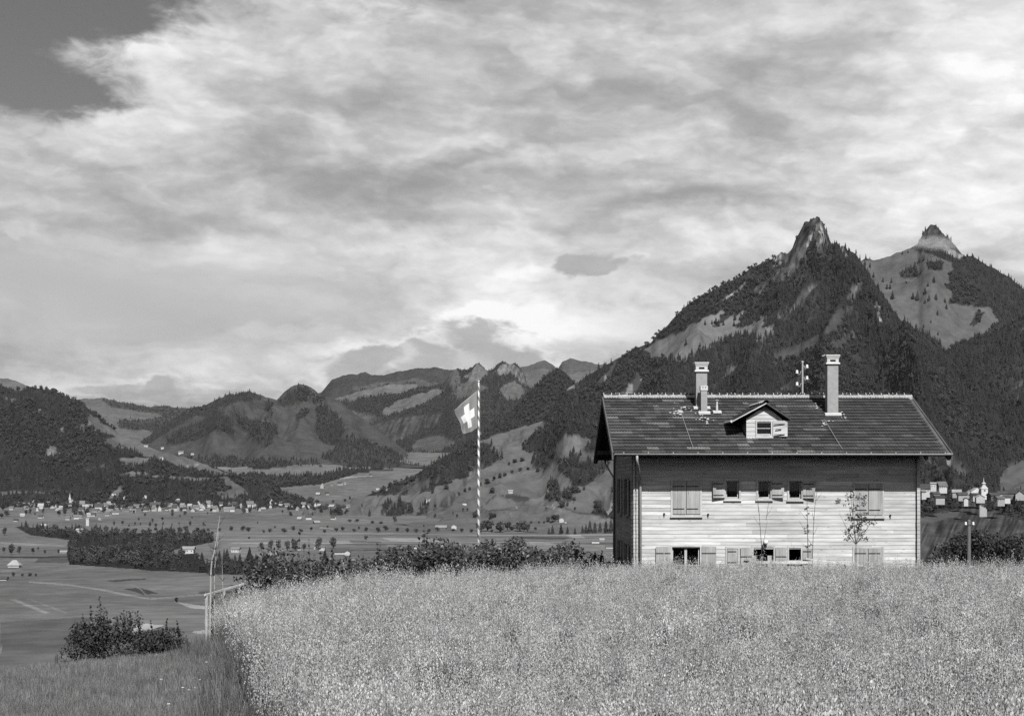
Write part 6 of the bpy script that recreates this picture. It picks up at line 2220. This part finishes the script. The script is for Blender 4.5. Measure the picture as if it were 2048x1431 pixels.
def church(px, py, w, tower_h, spire_h, label, nave=None, d=None, onion=False, dark=False):
    p = surface(px, py) if d is None else at(px, py, d)
    k = p.y / F
    W, TH, SH = w * k, tower_h * k, spire_h * k
    root = empty('church', (p.x, p.y + 6, p.z - .5))
    tag(root, label, 'church')
    MB().box(-W / 2, W / 2, -W / 2, W / 2, -4, TH).build('tower', 'grey_wall' if dark else 'stone_tower', root)
    q = MB()
    if onion:
        q.frustum(0, 0, TH, TH + SH * .30, W * 1.12, W * .45)
        q.frustum(0, 0, TH + SH * .30, TH + SH * .48, W * .42, W * .42)
        q.frustum(0, 0, TH + SH * .48, TH + SH * .60, W * .60, W * .25)
        q.frustum(0, 0, TH + SH * .60, TH + SH * 1.0, W * .14, W * .04)
    else:
        q.frustum(0, 0, TH, TH + SH * .18, W * 1.1, W * .7)
        q.frustum(0, 0, TH + SH * .18, TH + SH, W * .7, W * .05)
    q.build('spire', 'dark_roof' if dark else 'spire_metal', root)
    MB().box(-W * .14, W * .14, -W / 2 - .1, -W / 2 + .2, TH * .66, TH * .84).build('bell_opening', 'iron', root)
    if nave:
        nx, nw, nh = [v * k for v in nave]
        b = MB().box(nx - nw / 2, nx + nw / 2, W * .51, W * .51 + nw * .8, -4, nh)
        b.add([(nx - nw / 2, W * .51, nh), (nx + nw / 2, W * .51, nh), (nx, W * .51, nh + nw * .36)], [(0, 1, 2)])
        b.build('nave', 'grey_wall' if dark else 'stone_tower', root)
        r_ = MB()
        for s_ in (-1, 1):
            r_.hexa([(nx + s_ * nw * .56, W * .5, nh - nw * .04), (nx, W * .5, nh + nw * .36), (nx, W * .5 + nw * .85, nh + nw * .36), (nx + s_ * nw * .56, W * .5 + nw * .85, nh - nw * .04),
                     (nx + s_ * nw * .56, W * .5, nh), (nx, W * .5, nh + nw * .40), (nx, W * .5 + nw * .85, nh + nw * .40), (nx + s_ * nw * .56, W * .5 + nw * .85, nh)])
        r_.build('nave_roof', 'dark_roof' if dark else 'pale_roof', root)


church(138.5, 1009, 4.5, 12, 12, 'white church with needle spire in the town at left', (0, 16, 5))
church(970, 1094, 4, 12, 9, 'small dark steeple rising behind the hedge by the flagpole', None, dark=True)
# the hill village at the right
vd = 1560
church(1971, 990, 13, 14, 22, 'white church with ringed spire in the hill village', (-11, 24, 7), vd, True)
VG = 'houses of the hill village right of the timber house'
for (px, py, w, h, lab, kw) in [
        (1850, 986, 26, 12, 'white castle wing against the right wall of the timber house', dict(roof='dark_roof', windows=3, rh=12)), (1868, 978, 14, 16, 'pale stair tower of the castle at the hill village', dict(wall='white_wall', roof='pale_roof', rh=2, windows=2)),
        (1884, 978, 22, 9, 'white castle block with steep tiled roof', dict(roof='far_roof', windows=4, rh=11)), (1846, 990, 12, 10, 'low white annex below the castle', dict(windows=1)),
        (1872, 992, 18, 7, 'dark roofed house below the castle block', dict(wall='grey_wall', roof='dark_roof')), (1880, 1000, 22, 8, 'grey stone house in the trees below the castle', dict(wall='grey_wall', roof='dark_roof')),
        (1915, 987, 20, 5, 'low house with a broad pale roof between castle and church', dict(wall='grey_wall', roof='pale_roof', rh=6)), (1926, 993, 22, 6, 'dark roofed house left of the village church', dict(wall='grey_wall', roof='dark_roof', rh=6)),
        (1941, 988, 18, 5, 'house with slanting light roof beside the church', dict(wall='grey_wall', roof='pale_roof', rh=7, front=True)), (1950, 994, 16, 6, 'small house at the left foot of the church', dict(wall='white_wall', roof='dark_roof', rh=5)),
        (1933, 1003, 10, 8, 'pale house end standing below the village wall', dict(wall='white_wall', roof='dark_roof', front=True)), (1962, 997, 20, 5, 'white gable house in front of the church', dict(front=True, roof='pale_roof', rh=6)),
        (1988, 993, 24, 5, 'long dark roofed house right of the church', dict(wall='wood_wall', roof='dark_roof', rh=6)), (2006, 990, 20, 5, 'second dark roofed house right of the church', dict(wall='grey_wall', roof='dark_roof', rh=6)),
        (2000, 1003, 20, 10, 'grey house with rows of windows below the ridge', dict(wall='grey_wall', roof='far_roof', windows=4, rh=5)), (2024, 990, 24, 6, 'dark gabled house toward the right edge of the village', dict(wall='wood_wall', roof='dark_roof', rh=8)),
        (2014, 998, 14, 6, 'small pale house between the dark gabled ones', dict(wall='white_wall', roof='dark_roof')), (2042, 992, 20, 6, 'dark gabled house at the right edge of the village', dict(wall='grey_wall', roof='dark_roof', rh=8, front=True))]:
    if 'rh' in kw:
        kw['rh'] *= .8
    far_house(px, py, w * .82, h * .78, lab, group=VG, d=vd + (py - 990) * -6, rot=rnd.uniform(-20, 20), **kw)
wl = MB()
p = at(1960, 1020, vd - 190)
for i in range(10):
    wl.box(i * 1.0, i * 1.0 + .98, 0, .8, -6, 4.5 - i * .35 + .6 * math.sin(i * 2))
o = wl.build('village_wall', 'grey_wall')
o.location = (p.x, p.y, p.z)
o.rotation_euler = (0, 0, R(35))
tag(o, 'pale broken wall stepping down the slope below the village church', 'wall')


# ------------------------------------------------------------------ single trees of the valley and the pastures
def proto_round(seed, n, leaf, shape):
    root = empty('round_tree')
    lob = round_lobes(seed, 9, .62 * shape, .78, .2)
    link('crown', clump_mesh(seed, n, leaf, lob, 'broadleaf', 'crown'), root)
    MB().tube([(0, 0, -.03), (.01, 0, .3), (0, .01, .6)], [.035, .028, .012], 6, False).build('trunk', 'bark', root)
    return root


def proto_spruce(seed):
    root = empty('spruce')
    link('crown', conifer_mesh(seed, 11, 8, 1.0, .17), root)
    MB().tube([(0, 0, -.04), (0, 0, .2)], [.022, .018], 6, False).build('trunk', 'bark', root)
    return root


ROUND = [proto_round(200 + i, 420, .055, s_) for i, s_ in enumerate((1.0, .8, 1.2))]
SPRUCE = [proto_spruce(210 + i) for i in range(2)]
used = set()


def tree(px, py, h, kind, label, group, wide=1.0, name=None):
    """px, py: its foot; h: height in photograph pixels"""
    lst = ROUND if kind == 'r' else SPRUCE
    k = int(px * 13 + py * 7) % len(lst)
    pr = lst[k]
    o = pr if pr.name not in used else copy_tree(pr)
    used.add(pr.name)
    p = surface(px, py)
    s_ = h * p.y / F * (1.25 if kind == 's' else 1.0)
    wide = wide * (1.4 if kind == 's' else 1.0)
    o.location = (p.x, p.y, p.z - .2)
    o.scale = (s_ * wide, s_ * wide, s_)
    o.rotation_euler = (0, 0, px * 1.7)
    tag(o, label, 'tree', group)
    return o


def trees(lst, kind, fmt, group, wide=1.0):
    for i, t in enumerate(sorted(lst)):
        tree(t[0], t[1], t[2], kind, (fmt % ORD[i]) if '%s' in fmt else fmt, group, (t[3] if len(t) > 3 else 1.0) * wide)


trees([(524, 1101, 17), (541, 1099, 20), (557, 1099, 22), (575, 1101, 21), (590, 1101, 22, 1.2), (608, 1103, 20), (637, 1099, 25), (667, 1097, 26, 1.1)], 'r', '%s tree from the left in the avenue of round valley trees', 'avenue of round trees on the valley floor')
trees([(22, 1109, 24), (8, 1106, 15), (38, 1107, 16), (66, 1108, 16), (76, 1101, 10), (90, 1107, 10), (117, 1108, 12)], 'r', '%s tree from the left edge in the row by the field track', 'row of trees by the left field track')
trees([(353, 1204, 12, 1.3)], 'r', 'lone round tree where the pale tracks meet', None)
trees([(27, 1152, 10, 1.4), (60, 1152, 9, 2.0), (45, 1153, 8, 1.8), (72, 1152, 7, 1.6)], 'r', '%s bush from the left in the group right of the field barn', 'bushes by the field barn')
trees([(9, 1070, 16), (300, 1053, 12), (312, 1053, 8, 1.4), (270, 1050, 8), (258, 1053, 6), (281, 1050, 6), (326, 1050, 7), (344, 1051, 6), (358, 1049, 6), (380, 1051, 11), (407, 1051, 9), (228, 1050, 10), (245, 1049, 10, 1.3), (305, 1044, 8), (325, 1041, 9, 1.4), (345, 1032, 9, 1.4), (370, 1030, 9, 1.4), (360, 1034, 6), (384, 1037, 5), (415, 1028, 6), (290, 1032, 7, 1.3), (277, 1040, 6, 1.4)], 'r',
      '%s round orchard tree from the left on the meadow below the town', 'orchard trees on the meadow below the town')
trees([(52, 1028, 10, 1.4), (60, 1028, 12), (70, 1030, 6), (86, 1026, 10), (118, 1032, 14, 1.4), (130, 1032, 18), (150, 1034, 22), (162, 1034, 14, 1.4), (172, 1032, 16), (176, 1026, 12), (128, 1022, 12), (153, 1018, 14), (6, 1020, 14, 1.3), (14, 1032, 12, 1.6), (3, 1036, 12, 1.6)] + [(190 + k * 15.5 + (k * 7) % 5, 1014 + (k * 11) % 14, 8 + (k * 5) % 6, 1.3) for k in range(30)], 'r',
      '%s dark garden tree from the left edge among the town houses', 'garden trees in the town')
trees([(739, 1032, 13), (724, 1012, 6)], 's', '%s lone spruce from the left on the valley meadow right of the town', 'lone spruces on the valley meadow')
trees([(700, 998, 7, 1.3), (690, 1002, 6, 2.0), (666, 1004, 5, 2.0), (655, 1055, 6, 1.6), (684, 1056, 5, 1.6), (718, 1058, 7, 1.4), (732, 1079, 9, 1.6), (672, 1027, 14, 1.4), (680, 1030, 16), (666, 1026, 10), (756, 994, 6, 1.2), (700, 1043, 6, 3.0), (714, 1043, 6, 3.0), (745, 1046, 6, 3.0), (762, 1047, 6, 3.0), (790, 1045, 14, 1.1), (852, 1030, 14), (870, 1018, 14), (870, 1034, 8, 1.2), (914, 1034, 8, 1.2), (906, 1028, 6), (550, 1056, 6, 1.6), (410, 1052, 6, 1.2), (498, 1077, 5, 2), (515, 1047, 5)], 'r',
      '%s single tree from the left on the meadows between town and flagpole', 'single trees on the valley meadows')
trees([(985, 986, 14, 1.2), (950, 1035, 10, 1.3), (926, 1022, 8), (935, 1022, 8), (983, 1038, 14), (990, 1036, 12), (1092, 1018, 6), (1125, 1014, 16, 1.3), (1135, 1012, 8), (1150, 1020, 8), (893, 978, 10, 1.4), (865, 986, 6, 1.5), (1000, 1064, 24, 1.3), (975, 1062, 26, 1.3), (960, 1062, 20, 1.4), (1015, 1062, 22, 1.2), (1040, 1062, 20, 1.6), (1055, 1062, 16), (1096, 1044, 14, 1.2), (1108, 1044, 18, 1.2), (1115, 1040, 14), (1078, 1046, 5, 1.6), (1088, 1046, 5, 1.6), (1050, 1046, 5, 1.6), (1035, 1048, 5, 1.6), (1020, 1048, 5, 1.6), (1062, 1046, 5, 1.6),
       (918, 990, 8, 1.2), (930, 984, 10), (940, 980, 8), (960, 972, 10, 1.2), (975, 968, 12, 1.2), (988, 960, 10, 1.2), (1000, 956, 12), (1010, 952, 9, 1.3), (1024, 947, 9, 1.4), (1040, 942, 8, 1.4), (1056, 940, 8, 1.4), (1075, 944, 10, 1.2), (1090, 940, 8), (1120, 940, 8), (1145, 985, 9, 1.2), (1168, 980, 9), (1110, 968, 12), (1075, 925, 9), (1090, 918, 8, 1.4), (1030, 925, 8, 1.6), (1045, 922, 8, 1.6), (1018, 930, 8, 1.2), (1060, 905, 10), (1070, 910, 9)], 'r',
      '%s hedgerow tree from the left on the pastures between flagpole and house', 'hedgerow trees on the pastures', 1.35)
trees([(1190, 1066, 20), (1180, 1066, 22), (1200, 1064, 18), (1172, 1066, 16), (1165, 1066, 14), (1212, 1066, 22), (1222, 1066, 24), (1150, 1068, 12), (1122, 1068, 18), (1105, 1068, 16), (1135, 1068, 14), (1098, 1068, 12)], 's', '%s spruce from the left in the row behind the strip fields', 'row of spruces behind the strip fields')
trees([(404, 1144, 34), (425, 1142, 24), (454, 1142, 38), (470, 1144, 30), (480, 1144, 32), (499, 1146, 44), (490, 1146, 26), (528, 1146, 36), (546, 1148, 30), (463, 1146, 24), (512, 1148, 28)], 's', '%s spruce from the left in the row behind the broad shrub', 'row of spruces on the near valley edge')
trees([(650, 1138, 34), (664, 1140, 30), (700, 1136, 24), (795, 1138, 30), (680, 1142, 22)], 's', '%s spruce from the left showing just above the hedge', 'spruces beyond the hedge')
trees([(1372, 690, 12), (1400, 694, 9), (1410, 650, 9), (1424, 648, 8), (1437, 652, 12), (1447, 650, 9), (1470, 640, 12), (1468, 652, 10), (1432, 645, 10), (1482, 640, 14), (1519, 640, 10), (1530, 642, 12)], 's', '%s spruce from the left on the steep pasture above the house roof', 'spruces on the steep pasture')
trees([(1822, 545, 14), (1833, 552, 16), (1812, 545, 12), (1805, 552, 12), (1783, 566, 9), (1766, 564, 9), (1774, 578, 10), (1780, 578, 10), (1785, 598, 14), (1835, 600, 16), (1826, 598, 12), (1850, 588, 12), (1858, 602, 12), (1872, 600, 12), (1850, 606, 8), (1893, 618, 10), (1890, 605, 9), (1875, 630, 9), (1870, 540, 12), (1868, 565, 12), (1856, 572, 8), (1730, 530, 9), (1740, 535, 9), (1747, 555, 10), (1832, 662, 14), (1820, 660, 10), (1847, 655, 7), (1876, 670, 7), (1862, 645, 6), (1805, 508, 6), (1816, 506, 6), (1848, 520, 9), (1838, 524, 9)], 's',
      '%s dark spruce from the left on the high alp', 'scattered spruces on the high alp')
trees([(1905, 1002, 14), (1893, 1006, 14), (1855, 1010, 20), (1865, 1014, 16), (1842, 1016, 18), (1920, 1008, 12), (1945, 1008, 14), (1955, 1014, 12), (2010, 1012, 18), (2030, 1014, 22), (2045, 1012, 22), (1990, 1012, 15), (1978, 1006, 12), (2000, 1020, 16), (2020, 1024, 18), (1882, 1016, 14), (1900, 1014, 12), (2040, 1026, 18), (1862, 996, 10), (1930, 1000, 9), (1997, 1000, 9)], 'r', '%s dark tree from the left on the slope below the hill village', 'trees below the hill village', 1.3)
for k in range(40):                                    # bushes along the river
    px = 250 + k * 21 + rnd.uniform(-6, 6)
    tree(px, 1062 + rnd.uniform(-2, 3), rnd.uniform(6, 11), 'r', '%s low bush from the left in the hedge line along the river' % ORD[k], 'bushes along the river', rnd.uniform(1.5, 2.4))

# ------------------------------------------------------------------ air
hz_ = MB().box(-16000, 16000, -400, 15500, -140, 1010)
HZO = hz_.build('haze', None)
hm = bpy.data.materials.new('haze_air')
hm.use_nodes = True
t = NT(hm.node_tree)
t.n.remove(t.n['Principled BSDF'])
pv = t.new('ShaderNodeVolumePrincipled')
pv.inputs['Color'].default_value = (.9, .9, .9, 1)
pv.inputs['Density'].default_value = 0.9e-5
pv.inputs['Anisotropy'].default_value = 0.0
t.l.new(pv.outputs[0], t.n['Material Output'].inputs['Volume'])
HZO.data.materials.append(hm)
tag(HZO, 'thin pale air between the camera and the mountains', 'haze', None, 'stuff')

# wisps of low cloud drifting across the second summit
bpy_m = MB()
nu, nv = 20, 12
for i in range(nv + 1):
    a = math.pi * i / nv
    for j in range(nu):
        b_ = 2 * math.pi * j / nu
        bpy_m.v.append((math.sin(a) * math.cos(b_), math.sin(a) * math.sin(b_), math.cos(a)))
for i in range(nv):
    for j in range(nu):
        bpy_m.f.append((i * nu + j, (i + 1) * nu + j, (i + 1) * nu + (j + 1) % nu, i * nu + (j + 1) % nu))
mm = bpy.data.materials.new('cloudlet_air')
mm.use_nodes = True
t = NT(mm.node_tree)
t.n.remove(t.n['Principled BSDF'])
pv = t.new('ShaderNodeVolumePrincipled')
pv.inputs['Color'].default_value = (1, 1, 1, 1)
pv.inputs['Anisotropy'].default_value = -0.2
co = t.new('ShaderNodeTexCoord').outputs['Object']
ln = t.vm('LENGTH', co)
fall = t.rng(ln, 0.25, 0.98, 1.0, 0.0, True)
nz = t.rng(t.noise(t.vm('MULTIPLY', co, (1.6, 1.6, 1.0)), 1.6, 5.0, 0.6), 0.38, 0.66, 0.0, 1.0)
t.l.new(t.m('MULTIPLY', t.m('MULTIPLY', fall, nz), 0.015), pv.inputs['Density'])
t.l.new(pv.outputs[0], t.n['Material Output'].inputs['Volume'])
mme = bpy_m.mesh('cloudlet', mm)
for i, (px, py, rx, rz_) in enumerate(((1850, 484, 60, 13), (1884, 490, 50, 11))):
    o = link('cloudlet', mme)
    o.location = at(px, py, 5180)
    o.scale = (rx * 5180 / F, 130, rz_ * 5180 / F)
    tag(o, 'white wisp of cloud drifting across the second summit', 'cloudlet', None, 'stuff')
